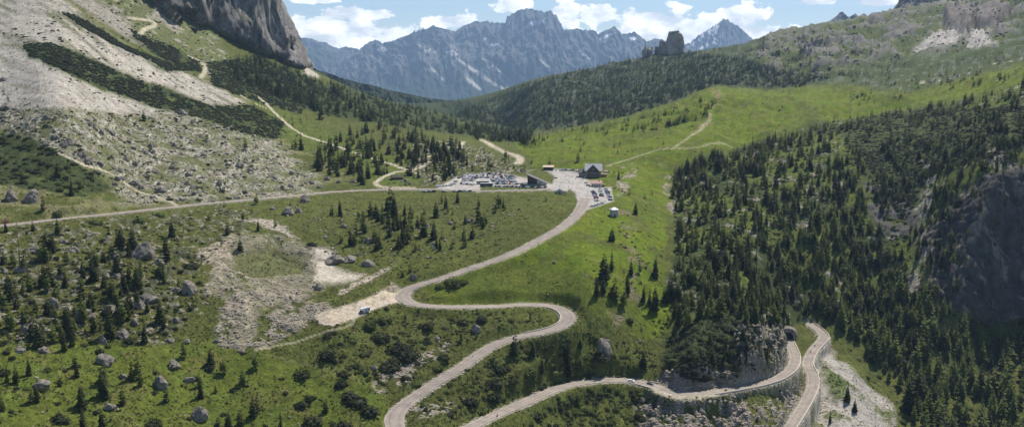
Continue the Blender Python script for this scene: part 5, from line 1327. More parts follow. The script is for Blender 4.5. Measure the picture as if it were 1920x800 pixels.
# -- grey tower with pale cap
p = ground_at(1153, 406); p.z -= .4
b = tag(empty('transformer_tower', p, R(14)), 'square grey tower with pale cap on the grass below the right parking', 'tower')
MB().box(-2.7, 2.7, 0, 5.2, 0, 6.2).build('shaft', CONC, b); MB().add([(-3.2,-.5,6.2),(3.2,-.5,6.2),(3.2,5.7,6.2),(-3.2,5.7,6.2),(0,2.6,8.0)], [(0,1,4),(1,2,4),(2,3,4),(3,0,4),(3,2,1,0)]).build('roof', ROOF_P, b); MB().box(-.6, .6, -.08, .02, .1, 2.2).build('door', WOOD_D, b)
p = ground_at(1134, 400); tag(MB().tube((0,0,-.5), (0,0,11), .14, .09).box(-.9, .9, -.06, .06, 10.1, 10.25).build('utility_pole', WOOD), 'slim wooden utility pole beside the grey tower', 'pole').location = p
# -- brown huts by the track bend
p = ground_at(744, 337); p.z -= .3
b = tag(empty('wooden_hut', p, R(18)), 'dark brown wooden hut with two gables inside the track loop', 'hut')
MB().box(-4.5, 1.2, 0, 5.5, 0, 2.6).build('walls', WOOD_D, b); MB().prism_x([(-.7,2.5),(6.2,2.5),(2.75,5.0)], -5, 1.3).build('roof', WOOD_D, b)
MB().box(1.24, 6.2, 1, 5.5, 0, 2.3).build('side_room', WOOD_D, b); MB().prism_x([(.4,2.2),(6.1,2.2),(3.2,4.0)], 1.33, 6.6).build('side_roof', WOOD_D, b); MB().box(-2.4, -1.4, -.08, .02, 0, 2.0).build('door', WOOD, b)

# -- retaining walls: masonry face, coping and piers, following the outer edge of the road
def wall_along(name, label, L, ia, ib, side, hw, cap=.8, piers=0, depth_min=1.0, cat='wall'):
    root = tag(empty(name, L[(ia + ib) // 2]), label, cat); o0 = L[(ia + ib) // 2]
    face = MB(); cop = MB(); ring = []
    for i in range(ia, ib + 1):
        a = L[max(0, i-1)]; b_ = L[min(len(L)-1, i+1)]; t = Vector((b_.x - a.x, b_.y - a.y, 0)).normalized(); nr = Vector((-t.y, t.x, 0)) * side
        p = L[i]; q0 = p + nr * hw; q1 = p + nr * (hw + .55); q2 = p + nr * (hw + .85)
        gz = min(ground_z(*(p + nr * (hw + 1.6)).xy), ground_z(*(p + nr * (hw + 2.6)).xy), p.z - depth_min) - 1.2
        ring.append(((q0, q1, q2), p.z, gz, nr))
    V = []; Fc = []; V2 = []; F2 = []
    for k, ((q0, q1, q2), z, gz, nr) in enumerate(ring):
        V += [(q0.x - o0.x, q0.y - o0.y, z - .15 - o0.z), (q1.x - o0.x, q1.y - o0.y, z - .15 - o0.z), (q2.x - o0.x, q2.y - o0.y, gz - o0.z), (q0.x - o0.x, q0.y - o0.y, gz - o0.z)]
        q3 = q0 + nr * .42; q4 = q0 - nr * .06
        V2 += [(q4.x - o0.x, q4.y - o0.y, z - .14 - o0.z), (q4.x - o0.x, q4.y - o0.y, z + cap - o0.z), (q3.x - o0.x, q3.y - o0.y, z + cap - o0.z), (q3.x - o0.x, q3.y - o0.y, z - .14 - o0.z)]
        if k:
            b0 = (k - 1) * 4
            for j in range(4): Fc.append((b0 + j, b0 + (j+1) % 4, b0 + 4 + (j+1) % 4, b0 + 4 + j)); F2.append(Fc[-1])
    n = len(ring)
    for FF in (Fc, F2): FF.append((0, 1, 2, 3)); FF.append((4*n-1, 4*n-2, 4*n-3, 4*n-4))
    face.add(V, Fc).build('masonry', WALL_M, root); cop.add(V2, F2).build('parapet', STONE_P, root)
    if piers:
        for k in range(4, n - 2, piers):
            (q0, q1, q2), z, gz, nr = ring[k]
            if z - gz < 4.5: continue
            t = Vector((-nr.y, nr.x, 0)); m_ = MB(); pts = []
            for off, zz in ((.5, z - .4), (1.15, z - .6), (1.7, gz), (.5, gz)):
                for sd in (-.55, .55):
                    w_ = q0 + nr * off + t * sd; pts.append((w_.x - o0.x, w_.y - o0.y, zz - o0.z))
            m_.add(pts, [(0,1,3,2),(2,3,5,4),(4,5,7,6),(6,7,1,0),(0,2,4,6),(7,5,3,1)]).build('pier', STONE_W, root)
    return root
def near_i(L, u, v): return min(range(len(L)), key=lambda i: (proj(*L[i])[0] - u) ** 2 + (proj(*L[i])[1] - v) ** 2)
wall_along('retaining_wall', 'curved masonry wall under the road leading to the tunnel', L_MAIN, near_i(L_MAIN, 1332, 737), near_i(L_MAIN, 1479, 640), -1, 3.62)
wall_along('retaining_wall', 'masonry wall with piers under the lower bend above the scree', L_LOWER, near_i(L_LOWER, 1519, 607), near_i(L_LOWER, 1440, 867), 1, 3.62, piers=4)
wall_along('road_parapet', 'low stone parapet round the outside of the right hairpin', L_MAIN, near_i(L_MAIN, 1030, 572), near_i(L_MAIN, 985, 628), 1 if False else -1, 4.4, cap=.5, depth_min=.6, cat='parapet')
wall_along('road_parapet', 'low stone kerb along the road below the tunnel crag', L_MAIN, near_i(L_MAIN, 1175, 713), near_i(L_MAIN, 1232, 726), -1, 3.75, cap=.45, depth_min=.8, cat='parapet')

# -- tunnel mouth in the crag
i_ = len(L_MAIN) - 1; p = L_MAIN[i_]; t = (L_MAIN[i_] - L_MAIN[i_ - 6]); rz = math.atan2(t.y, t.x) - math.pi / 2
b = tag(empty('tunnel_portal', p, rz), 'dark arched tunnel mouth in the rock face at road end', 'tunnel')
arch = [(-4.0, -1)] + [(-3.9 * math.cos(math.pi * k / 12), 1.8 + 3.9 * math.sin(math.pi * k / 12)) for k in range(13)] + [(4.0, -1)]
outer = [(-6.6, -1)] + [(-6.6, 2.6), (-6.0, 5.4), (-4.4, 7.2), (-2.4, 8.1), (0, 8.4), (2.4, 8.0), (4.6, 7.0), (6.2, 5.2), (6.6, 2.6)] + [(6.6, -1)]
import bisect
bmx = bmesh.new()
def loop(bm_, pts, y): return [bm_.verts.new((x, y, z)) for x, z in pts]
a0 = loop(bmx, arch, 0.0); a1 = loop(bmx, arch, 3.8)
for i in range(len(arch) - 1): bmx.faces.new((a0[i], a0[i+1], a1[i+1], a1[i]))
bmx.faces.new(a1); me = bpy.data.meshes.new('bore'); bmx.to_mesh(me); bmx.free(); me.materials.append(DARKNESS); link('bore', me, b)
bmx = bmesh.new(); oo = []
N_ = 25
def resample(pts, n):
    L_ = [0]
    for a_, b_ in zip(pts, pts[1:]): L_.append(L_[-1] + math.dist(a_, b_))
    return [(float(np.interp(L_[-1] * i / (n-1), L_, [q[0] for q in pts])), float(np.interp(L_[-1] * i / (n-1), L_, [q[1] for q in pts]))) for i in range(n)]
ra, ro = resample(arch, N_), resample(outer, N_)
i0 = loop(bmx, ra, -.3); o0_ = loop(bmx, ro, -.3 + .0); i1 = loop(bmx, ra, .05); o1 = loop(bmx, [(x * 1.15, z * 1.1) for x, z in ro], 5.0)
for v in o0_: v.co.y += 1.3 * mnoise.noise(v.co * .5) + .8; v.co.x += .7 * mnoise.noise(v.co * .4 + Vector((5, 0, 0)))
for i in range(N_ - 1):
    bmx.faces.new((i0[i], o0_[i], o0_[i+1], i0[i+1])); bmx.faces.new((i0[i+1], i1[i+1], i1[i], i0[i])); bmx.faces.new((o0_[i], o1[i], o1[i+1], o0_[i+1]))
me = bpy.data.meshes.new('rock_surround'); bmx.to_mesh(me); bmx.free(); me.materials.append(M_ROCK); link('rock_surround', me, b)

# -- rock towers on the skyline
def rock_tower(name, label, outline, y, depth, seed, group=None):
    """a stump of rock: outline in the photo, given its own distance and thickness, faceted all round"""
    pts = [at_y(u, v, y) for u, v in outline]; zs = [p.z for p in pts]; z0, z1 = min(zs) - 70, max(zs)
    cx = sum(p.x for p in pts) / len(pts); rows = 22; n = 26; V = []; Fc = []
    poly = [(p.x, p.z) for p in pts]
    for r in range(rows):
        z = z0 + (z1 - z0) * (r / (rows - 1)) * .995; zz = max(z, min(zs) + .14 * (z1 - min(zs)))
        xs = []
        for (xa, za), (xb, zb) in zip(poly, poly[1:] + poly[:1]):
            if (za > zz) != (zb > zz): xs.append(xa + (xb - xa) * (zz - za) / (zb - za))
        xa, xb = (min(xs), max(xs)) if len(xs) >= 2 else (V[-1][0], V[-1][0])
        mx_, hwid = (xa + xb) / 2, (xb - xa) / 2; hd = depth / 2 * (.55 + .45 * (1 - r / rows))
        for k in range(n):
            a = 6.2832 * k / n; ca, sa = math.cos(a), math.sin(a); sq = 1 / max(abs(ca), abs(sa)) ** .55
            q = Vector((mx_ + ca * hwid * min(sq, 1.0 / max(abs(ca), .001)), y + sa * hd * sq, z))
            nn = mnoise.fractal(Vector((q.x * .035 + seed, q.y * .035, q.z * .018)), 1, 2, 5)
            n2 = mnoise.fractal(Vector((q.x * .11 + seed, q.y * .05, q.z * .03)), 1, 2, 3); V.append((q.x + (nn * 6 + n2 * 4) * ca, q.y + (nn * 16 + n2 * 7) * sa, q.z + (n2 * 7 if r > rows - 4 else 0)))
    for r in range(rows - 1):
        for k in range(n): Fc.append((r*n+k, r*n+(k+1) % n, (r+1)*n+(k+1) % n, (r+1)*n+k))
    Fc.append(tuple(range((rows-1)*n, rows*n)))
    return tag(MB().add(V, Fc).build(name, M_TOWER), label, 'rock tower', group)
M_TOWER = limestone('tower rock', (0.44, 0.385, 0.325), (0.25, 0.22, 0.19), .03)
rock_tower('rock_tower', 'broad flat-topped rock tower, largest on the forested skyline', [(1247,97),(1249,78),(1251,62),(1258,59),(1268,58),(1273,57),(1276,64),(1280,74),(1283,92),(1284,98)], 2640, 60, 1)
rock_tower('rock_tower', 'pointed rock tower leaning against the broad tower', [(1232,100),(1236,84),(1238,75),(1241,74),(1242,79),(1248,78),(1249,100)], 2650, 40, 2)
rock_tower('rock_tower', 'slender double rock pinnacle, leftmost on the skyline', [(1201,101),(1204,92),(1208,91),(1209,84),(1211,84),(1214,96),(1216,101)], 2660, 22, 3)
rock_tower('rock_tower', 'short blocky rock stump among the skyline pinnacles', [(1216,100),(1217,88),(1224,87),(1223,92),(1222,100)], 2660, 22, 4)
rock_tower('rock_tower', 'smallest ragged rock tooth between stump and pointed tower', [(1226,99),(1228,92),(1230,89),(1232,92),(1233,99)], 2660, 18, 5)
# ------------------------------------------------------------------ vehicles
def paint(name, col): return plain(name, col, .3, .05, .5, 0.0, .5)
PAINTS = {'white': paint('white paint', (.75,.75,.74)), 'silver': paint('silver paint', (.42,.43,.45)), 'grey': paint('grey paint', (.13,.135,.145)), 'black': paint('black paint', (.018,.018,.02)),
          'blue': paint('blue paint', (.035,.075,.19)), 'red': paint('red paint', (.32,.022,.02)), 'green': paint('green paint', (.02,.085,.06)), 'orange': paint('orange paint', (.55,.16,.03))}
TYRE = plain('tyre rubber', (.018,.018,.018), .9, .1, 3); LAMP = plain('lamp glass', (.6,.6,.55), .15, .05, 2, spec=.6); RIM = plain('wheel rim', (.4,.4,.42), .35, .05, 2, .7)
def hull(mb, prof, w, m, bev=.12):
    """car shell: side outline pushed across, its flanks drawn in a little at the top and the bumpers"""
    n = len(prof); zc = sum(z for x, z in prof) / n; xc = sum(x for x, z in prof) / n
    rings = []
    for y, k in ((-w, .94), (-w + bev, 1.0), (w - bev, 1.0), (w, .94)): rings += [(xc + (x - xc) * (1 - (1 - k) * .5), y, zc + (z - zc) * k) for x, z in prof]
    Fc = [tuple(range(n-1, -1, -1)), tuple(range(3*n, 4*n))] + [(r*n+i, r*n+(i+1) % n, (r+1)*n+(i+1) % n, (r+1)*n+i) for r in range(3) for i in range(n)]
    mb.add(rings, Fc, m)
def frustum(mb, b, t, z0, z1, m):
    (bx0, bx1, by), (tx0, tx1, ty) = b, t
    mb.add([(bx0,-by,z0),(bx1,-by,z0),(bx1,by,z0),(bx0,by,z0),(tx0,-ty,z1),(tx1,-ty,z1),(tx1,ty,z1),(tx0,ty,z1)], [(0,3,2,1),(4,5,6,7),(0,1,5,4),(1,2,6,5),(2,3,7,6),(3,0,4,7)], m)
BODY = [(-2.1,.32),(-2.16,.62),(-2.02,.86),(-1.05,.99),(1.75,1.02),(2.08,.92),(2.14,.55),(2.05,.32)]
def car_shapes(kind):
    bd = MB(); hull(bd, BODY, .88, 0)
    gl = MB(); 
    if kind == 'estate': frustum(gl, (-1.1, 1.85, .80), (-.45, 1.55, .66), .98, 1.42, 0); rf = ((-.5, 1.6, .69), (-.35, 1.45, .6), 1.425, 1.50)
    else: frustum(gl, (-1.05, 1.45, .80), (-.35, .95, .64), .98, 1.40, 0); rf = ((-.4, 1.0, .67), (-.2, .8, .56), 1.405, 1.47)
    frustum(bd, *rf, 0)
    wh = [MB().tube((x, y - .1, .32), (x, y + .1, .32), .32, n=10) for x in (-1.3, 1.3) for y in (-.80, .80)]
    lp = [MB().box(-2.17, -1.98, y - .16, y + .16, .62, .76) for y in (-.6, .6)]
    return bd, gl, wh, lp
def full_car(label, colour, p, rz, kind='hatch', cat='car', group=None):
    root = tag(empty('car', p, rz), label, cat, group); bd, gl, wh, lp = car_shapes(kind)
    bd.build('body', PAINTS[colour], root); gl.build('windows', GLASS, root)
    for w_ in wh: w_.build('wheel', TYRE, root)
    for l_ in lp: l_.build('headlight', LAMP, root)
    return root
park_me = {}
def parked_mesh(colour, kind):
    k = (colour, kind)
    if k not in park_me:
        bd, gl, wh, lp = car_shapes(kind); m_ = MB()
        for part, i in [(bd, 0), (gl, 1)] + [(w_, 2) for w_ in wh] + [(l_, 3) for l_ in lp]: m_.add(part.V, part.F, i)
        park_me[k] = m_.build('parked_car', [PAINTS[colour], GLASS, TYRE, LAMP], False)
    return park_me[k]
def road_frame(L, u, v):
    """place on a road: nearest centre-line sample moved to the pixel, with the road's own direction"""
    i = near_i(L, u, v); a, b_ = L[max(0, i-2)], L[min(len(L)-1, i+2)]
    q = at_h(u, v, -L[i].z - .04) ; return q, math.atan2(b_.y - a.y, b_.x - a.x)
COLW = ['white'] * 36 + ['silver'] * 22 + ['grey'] * 17 + ['black'] * 17 + ['blue'] * 9 + ['red'] * 6 + ['green'] * 1
CARS = []
def row(name, pts, n, rz, wob=1.2, seed=0, gap=.0):
    """n cars along a broken line of photo points"""
    r = random.Random(seed); L_ = [0]
    for a_, b_ in zip(pts, pts[1:]): L_.append(L_[-1] + math.dist(a_, b_))
    k = 0
    for i in range(n):
        if r.random() < gap: continue
        d = L_[-1] * (i + .5) / n; u = float(np.interp(d, L_, [q[0] for q in pts])) + r.uniform(-.4, .4); v = float(np.interp(d, L_, [q[1] for q in pts])) + r.uniform(-.3, .3)
        p = hit(u, v)
        if p is None: continue
        c = r.choice(COLW); kd_ = r.choice(('hatch', 'estate'))
        o = link('parked_car', parked_mesh(c, kd_)); o.location = (p.x, p.y, p.z + .02); o.rotation_euler = (0, 0, R(rz + r.uniform(-4, 4)) + (math.pi if r.random() < .5 else 0)); s = r.uniform(.95, 1.1); o.scale = (s, s, s * r.uniform(.97, 1.12))
        CARS.append((o, name, u, v, c, kd_))
row('along the lower edge of the valley road', [(790,359.5),(842,359.3),(905,359)], 12, 2, seed=1, gap=.08)
row('along the curved left edge of the car park', [(817,350.5),(843,348.5),(853,344),(856,338)], 7, 40, seed=2)
row('in the back row of the car park', [(858,335),(872,330.5),(890,327.5),(915,326.5),(940,328),(955,330.5),(970,333)], 32, 78, seed=3, gap=.05)
row('in the second car park row left of the buses', [(868,334.5),(899,334)], 9, 88, seed=4); row('in the second car park row behind the buses', [(900,333),(919,333.5)], 7, 85, seed=5); row('in the second car park row towards the station', [(920,334),(966,337)], 15, 88, seed=6, gap=.08)
row('in the third car park row left of the buses', [(866,339.5),(890,339)], 7, 88, seed=7); row('in the third car park row towards the station', [(922,340),(968,342.5)], 15, 80, seed=8, gap=.1)
row('in the front car park row left of the buses', [(864,345),(889,346.5)], 8, 70, seed=9); row('in the fourth car park row towards the station', [(926,345.2),(974,346)], 15, 75, seed=10, gap=.12)
row('along the grass verge in front of the buses', [(927,350),(965,351),(1000,352.5)], 22, 80, seed=11, gap=.06); row('below the cable car station', [(1003,352.8),(1024,352)], 6, 60, seed=12)
row('along the back edge of the plaza', [(1041,319.5),(1062,319),(1088,321)], 13, 80, seed=13, gap=.08); row('beside the refuge on the meadow side', [(1132,322),(1143,323)], 3, 80, seed=14)
row('in the left row of the roadside parking', [(1111,358),(1115,365),(1118,372),(1119,379)], 9, 12, seed=15); row('in the right row of the roadside parking', [(1135,354),(1139,361),(1142,369),(1145,377)], 10, 8, seed=16, gap=.1); row('along the lower rim of the roadside parking', [(1108,387.5),(1130,381)], 4, 18, seed=17)
row('on the open plaza', [(1098,341),(1103,351)], 2, 40, seed=18); row('beside the station forecourt', [(1040,336),(1042,333)], 1, 5, seed=19)

row('behind the second car park row', [(872,331.5),(900,330.3),(935,331),(960,334)], 22, 85, seed=20, gap=.1); row('in the tight row between second and third car park rows', [(866,337),(892,336.6)], 8, 88, seed=21); row('in the packed middle row towards the station', [(920,337),(968,339.8)], 16, 86, seed=22, gap=.08)
row('in front of the refuge terrace', [(1088,326),(1097,336)], 5, 30, seed=23); row('in the inner row of the roadside parking', [(1124,355),(1127,364),(1130,372)], 6, 10, seed=24, gap=.2)
# moving cars and the vehicles by the left edge
q, rz = road_frame(L_MAIN, 1183, 715); full_car('white car leading on the road below the tunnel crag', 'white', q, rz + math.pi, 'estate')
q, rz = road_frame(L_MAIN, 1219, 719.5); full_car('grey car with pale roof following the white car near the rock cut', 'grey', q, rz + math.pi, 'hatch')
q, rz = road_frame(L_MAIN, 1071, 405); full_car('white car driving down just below the plaza', 'white', q, rz, 'hatch')
q, rz = road_frame(L_LEFT, 39, 413); full_car('white car on the verge beside the green car', 'white', q, rz, 'estate')
q, rz = road_frame(L_LEFT, 20, 413); full_car('dark green car stopped on the valley road edge', 'green', q, rz + .1, 'estate')
q, rz = road_frame(L_LEFT, 10, 417.5); full_car('red car parked in front of the dark green car', 'red', q, rz, 'hatch')

# motorhome on the gravel bay
p = hit(684, 585.5); b = tag(empty('motorhome', p, math.atan2(-5.0, -4.6)), 'white motorhome with overcab parked on the pale gravel bay', 'motorhome')
MB().prism_y([(-3.2,.5),(2.0,.5),(2.0,1.85),(2.75,2.0),(2.85,2.95),(2.5,3.12),(-3.1,3.12),(-3.2,2.9)], -1.12, 1.12).build('living_box', PAINTS['white'], b)
c = MB(); c.prism_y([(2.02,.4),(3.55,.4),(3.6,.95),(3.3,1.15),(2.78,1.8),(2.02,1.83)], -1.0, 1.0).build('cab', PAINTS['grey'], b)
MB().add([(3.34,-.85,1.16),(3.34,.85,1.16),(2.84,.85,1.78),(2.84,-.85,1.78)], [(0,1,2,3)]).build('windscreen', GLASS, b)
for sd in (-1, 1):
    MB().box(-2.6, -1.5, sd * 1.12 - .03, sd * 1.12 + .03, 1.7, 2.4).build('side_window', GLASS, b); MB().box(-.9, .5, sd * 1.12 - .03, sd * 1.12 + .03, 1.7, 2.4).build('side_window', GLASS, b)
    MB().box(-3.15, 1.95, sd * 1.115 - .02, sd * 1.115 + .02, .75, 1.25).build('dark_skirt', PAINTS['grey'], b)
for x in (-1.9, 2.8):
    for y in (-.95, .95): MB().tube((x, y - .12, .36), (x, y + .12, .36), .36, n=12).build('wheel', TYRE, b)
MB().box(-2.2, -1.4, -.4, .4, 3.125, 3.25).box(.2, .9, -.35, .35, 3.125, 3.22).build('roof_hatch', GLASS, b)
# two coaches
def coach(label, u, v, rz, low, g='coaches in the car park'):
    p = hit(u, v); b = tag(empty('coach', p, rz), label, 'coach', g)
    MB().prism_y([(-6,.45),(5.9,.45),(6.05,1.2),(5.9,3.1),(5.5,3.35),(-5.8,3.35),(-6,3.1)], -1.25, 1.25).build('body', PAINTS[low], b)
    for sd in (-1, 1): MB().box(-5.6, 5.5, sd * 1.25 - .03, sd * 1.25 + .03, 1.7, 2.8).build('side_windows', GLASS, b)
    MB().box(5.92, 6.06, -1.1, 1.1, 1.45, 2.9).build('windscreen', GLASS, b); MB().prism_y([(-5.7,3.36),(5.4,3.36),(5.2,3.5),(-5.5,3.5)], -1.15, 1.15).build('roof', PAINTS['white'], b)
    for x in (-3.6, 3.9):
        for y in (-1.1, 1.1): MB().tube((x, y - .16, .5), (x, y + .16, .5), .5, n=12).build('wheel', TYRE, b)
coach('white coach parked behind the dark green coach', 905, 345.5, R(3), 'silver'); coach('dark green coach with white roof at the front of the car park', 912, 350, R(1), 'green')

# ------------------------------------------------------------------ people, motorcycles and bicycles
SKIN = plain('skin', (.42,.26,.19), .6, .05, 5); HAIR = plain('dark hair', (.03,.022,.016), .7, .1, 8); TROUSER = plain('dark trousers', (.035,.04,.055), .9, .1, 4)
SHIRTS = {k: plain(k + ' cloth', c, .9, .1, 4) for k, c in (('red', (.42,.04,.03)), ('white', (.7,.7,.68)), ('blue', (.05,.12,.35)), ('black', (.02,.02,.022)), ('orange', (.6,.2,.03)), ('green', (.06,.2,.07)))}
def figure(pose):
    """one skinned body: joints with radii; pose walk / stand / ride"""
    J = []; E = []
    def j(p, r, parent=None):
        J.append((Vector(p), r)); 
        if parent is not None: E.append((parent, len(J) - 1))
        return len(J) - 1
    if pose == 'ride': hip = Vector((0, 0, .82)); chest = Vector((.16, 0, 1.22)); neck = Vector((.24, 0, 1.42)); head = Vector((.30, 0, 1.55)); top = Vector((.29, 0, 1.70))
    else: hip = Vector((0, 0, .94)); chest = Vector((.02, 0, 1.28)); neck = Vector((.02, 0, 1.48)); head = Vector((.04, 0, 1.60)); top = Vector((.02, 0, 1.74))
    a = j(hip, .135); s1 = j((hip + chest) / 2, .125, a); s2 = j(chest, .145, s1); nk = j(neck, .055, s2); hd = j(head, .095, nk); j(top, .075, hd); j(head + Vector((.11, 0, 0)), .016, hd)
    for sd in (-1, 1):
        j(head + Vector((0, sd * .105, 0)), .018, hd)
        fw = {'walk': .26 * sd, 'stand': 0.02, 'ride': .0}[pose]
        if pose == 'ride': kn, an, toe = Vector((.42, sd * .19, .68)), Vector((.22, sd * .17, .30)), Vector((.38, sd * .17, .26))
        else: kn, an, toe = Vector((fw * .6 + .04, sd * .10, .50)), Vector((fw - (.06 if fw < 0 else 0), sd * .10, .08)), Vector((fw + .17, sd * .11, .045))
        h_ = j(hip + Vector((0, sd * .10, -.06)), .095, a); k_ = j(kn, .062, h_); n_ = j(an, .042, k_); j(toe, .036, n_)
        sh = j(chest + Vector((.01, sd * .19, .10)), .058, s2)
        if pose == 'ride': el, wr = Vector((.40, sd * .33, 1.16)), Vector((.58, sd * .30, 1.05))
        else: el, wr = Vector((-.10 * sd * (pose == 'walk') - .02, sd * .26, 1.10)), Vector((-.22 * sd * (pose == 'walk') + .07, sd * .27, .86))
        e_ = j(el, .042, sh); w_ = j(wr, .030, e_)
        d = (wr - el).normalized(); pl = j(wr + d * .08, .034, w_)
        for q in range(4): 
            o = Vector((.030 * (q - 1.5), 0, 0)) if pose != 'ride' else Vector((0, .022 * (q - 1.5), 0)); f1 = j(wr + d * .11 + o, .009, pl); f2 = j(wr + d * (.145 + .008 * (q in (1, 2))) + o + Vector((.006, -.006 * sd, 0)), .008, f1); j(wr + d * (.17 + .008 * (q in (1, 2))) + o + Vector((.016, -.016 * sd, 0)), .007, f2)
        t1 = j(wr + d * .05 + Vector((.035, -.02 * sd, 0)), .010, w_); j(wr + d * .09 + Vector((.055, -.03 * sd, 0)), .008, t1)
    me = bpy.data.meshes.new('person_skeleton'); me.from_pydata([p[:] for p, r in J], E, []); o = bpy.data.objects.new('person_skeleton', me); COL.objects.link(o)
    m_ = o.modifiers.new('skin', 'SKIN'); sv = me.skin_vertices[0].data
    for i, (p, r) in enumerate(J): sv[i].radius = (r, r); sv[i].use_root = (i == 0)
    o.modifiers.new('sub', 'SUBSURF').levels = 1
    dg = bpy.context.evaluated_depsgraph_get(); out = bpy.data.meshes.new_from_object(o.evaluated_get(dg)); bpy.data.objects.remove(o)
    out.name = 'person'; out.materials.clear()
    for m_ in (SKIN, TROUSER, SHIRTS['red'], HAIR): out.materials.append(m_)
    hz_ = {'ride': 1.44, 'walk': 1.50, 'stand': 1.50}[pose]
    for f in out.polygons:
        c = f.center; f.use_smooth = True
        arm = abs(c.y) > .2 and c.z > .7
        if c.z > hz_: f.material_index = 3 if (c.z > hz_ + .13 or (c.x < (.25 if pose == 'ride' else -.01) and c.z > hz_ + .03)) else 0
        elif pose == 'ride': f.material_index = 2 if (c.z > .92 or arm) else 1
        else: f.material_index = 0 if (arm and c.z < 1.0) else (2 if c.z > .93 else 1)
    return out
FIG = {k: figure(k) for k in ('walk', 'stand', 'ride')}; fig_c = {}
def person(p, rz, pose, shirt, label, group=None):
    k = (pose, shirt)
    if k not in fig_c:
        m_ = FIG[pose].copy(); m_.materials[2] = SHIRTS[shirt]; fig_c[k] = m_
    o = link('person', fig_c[k]); o.location = p; o.rotation_euler = (0, 0, rz); return tag(o, label, 'person', group)
PEOPLE = [(1056,327,'red','near the pavilion'),(1061.5,329,'black','near the pavilion'),(1060,333,'white','in the middle of the plaza'),(1049,351,'blue','behind the grey stone hut'),(1066,343,'black','in the middle of the plaza'),(1068,344.5,'red','in the middle of the plaza'),(1074,343.5,'blue','in the middle of the plaza'),
          (1066,351,'black','above the grass edge of the plaza'),(1078.5,337,'green','towards the refuge side of the plaza'),(1081,332.5,'white','towards the refuge side of the plaza'),(1092,338,'black','in front of the red roofed house'),(1089.5,342,'orange','in front of the red roofed house'),(1101,349,'blue','beside the roadside parking'),(1104.5,351.5,'red','beside the roadside parking'),
          (1034,341,'red','beside the cable car station'),(1037,345,'white','beside the cable car station'),(1086,329,'black','outside the refuge'),(1095,333,'blue','outside the refuge'),(1071,333,'red','near the pavilion side of the plaza'),(1083,348,'white','on the road below the plaza')]
for i, (u, v, c, where) in enumerate(PEOPLE):
    r = random.Random(i); pose = 'walk' if i % 3 else 'stand'
    person(hit(u, v) + Vector((0, 0, .02)), r.uniform(0, 6.28), pose, c, f"{'walking' if pose == 'walk' else 'standing'} person in {c} top and dark trousers {where}", 'people on the plaza')
def motorcycle(p, rz, label, colour):
    b = tag(empty('motorcycle', p, rz), label, 'motorcycle', 'motorcycles on the pass road')
    MB().prism_y([(-.75,.75),(-.3,.55),(.15,.35),(.45,.5),(.65,.95),(.35,1.05),(.0,.85),(-.4,.8),(-.85,.9)], -.16, .16).build('body', PAINTS[colour], b)
    for x in (-.72, .74): MB().tube((x, -.07, .32), (x, .07, .32), .32, n=14).build('wheel', TYRE, b)
    MB().tube((.55, -.33, 1.05), (.55, .33, 1.05), .02).tube((.74, -.09, .32), (.55, -.09, 1.05), .025).tube((.74, .09, .32), (.55, .09, 1.05), .025).build('handlebar', STEEL, b); MB().box(-.55, .05, -.15, .15, .84, .9).build('seat', TYRE, b)
def bicycle(p, rz, label):
    b = tag(empty('bicycle', p, rz), label, 'bicycle', 'bicycles on the pass road')
    m_ = MB()
    for a_, c_ in (((-.5,0,.34),(-.05,0,.30)),((-.5,0,.34),(-.15,0,.80)),((-.15,0,.80),(-.05,0,.30)),((-.05,0,.30),(.38,0,.78)),((-.15,0,.78),(.38,0,.80)),((.38,0,.85),(.52,0,.34))): m_.tube(a_, c_, .018, n=6)
    m_.build('frame', PAINTS['red'], b); MB().tube((.42, -.22, .95), (.42, .22, .95), .014, n=6).tube((.38, 0, .80), (.42, 0, .95), .014, n=6).build('handlebar', STEEL, b); MB().box(-.30, -.02, -.06, .06, .80, .86).build('saddle', TYRE, b)
    for x in (-.5, .52):
        w_ = MB(); n = 18
        for i in range(n):
            a0_, a1_ = 6.2832*i/n, 6.2832*(i+1)/n; w_.tube((x + math.cos(a0_) * .33, 0, .34 + math.sin(a0_) * .33), (x + math.cos(a1_) * .33, 0, .34 + math.sin(a1_) * .33), .016, n=5)
        for i in range(4): a0_ = math.pi * i / 4; w_.tube((x - math.cos(a0_) * .33, 0, .34 - math.sin(a0_) * .33), (x + math.cos(a0_) * .33, 0, .34 + math.sin(a0_) * .33), .006, n=4)
        w_.build('wheel', TYRE, b)
for L, u, v, kind, c, where, flip in [(L_LOWER,1528,649,'m','black','higher on the lower bend past the tunnel',0),(L_LOWER,1520,660,'m','blue','second on the lower bend past the tunnel',0),(L_MAIN,1361,732,'m','black','beside the long masonry wall',1),(L_MAIN,1316,729,'m','grey','in the shade of the rock cut',1),(L_MAIN,1125,707,'m','black','on the road left of the white car',0),(L_MAIN,932,781,'m','red','on the bottom road before the cut bank',0),
      (L_MAIN,1480,674,'b','red','close to the tunnel mouth',0),(L_MAIN,877,502,'b','black','above the left hairpin',0),(L_MAIN,886,670,'b','white','between the two hairpins',1),(L_MAIN,965,468,'b','blue','below the plaza on the upper road',0),(L_MAIN,1423,718,'b','orange','at the start of the wall below the tunnel',1)]:
    q, rz = road_frame(L, u, v); rz += math.pi * flip; q = q + Vector((0, 0, .06))
    if kind == 'm': motorcycle(q, rz, f'{c} motorcycle {where}', c); person(q + Vector((0, 0, .02)), rz, 'ride', c if c in SHIRTS else 'black', f"rider in {c if c in SHIRTS else 'black'} jacket seated on the motorcycle {where}", 'riders on the pass road')
    else: bicycle(q, rz, f'bicycle {where}'); person(q + Vector((-.1, 0, .02)), rz, 'ride', c, f'cyclist in {c} top {where}', 'riders on the pass road')

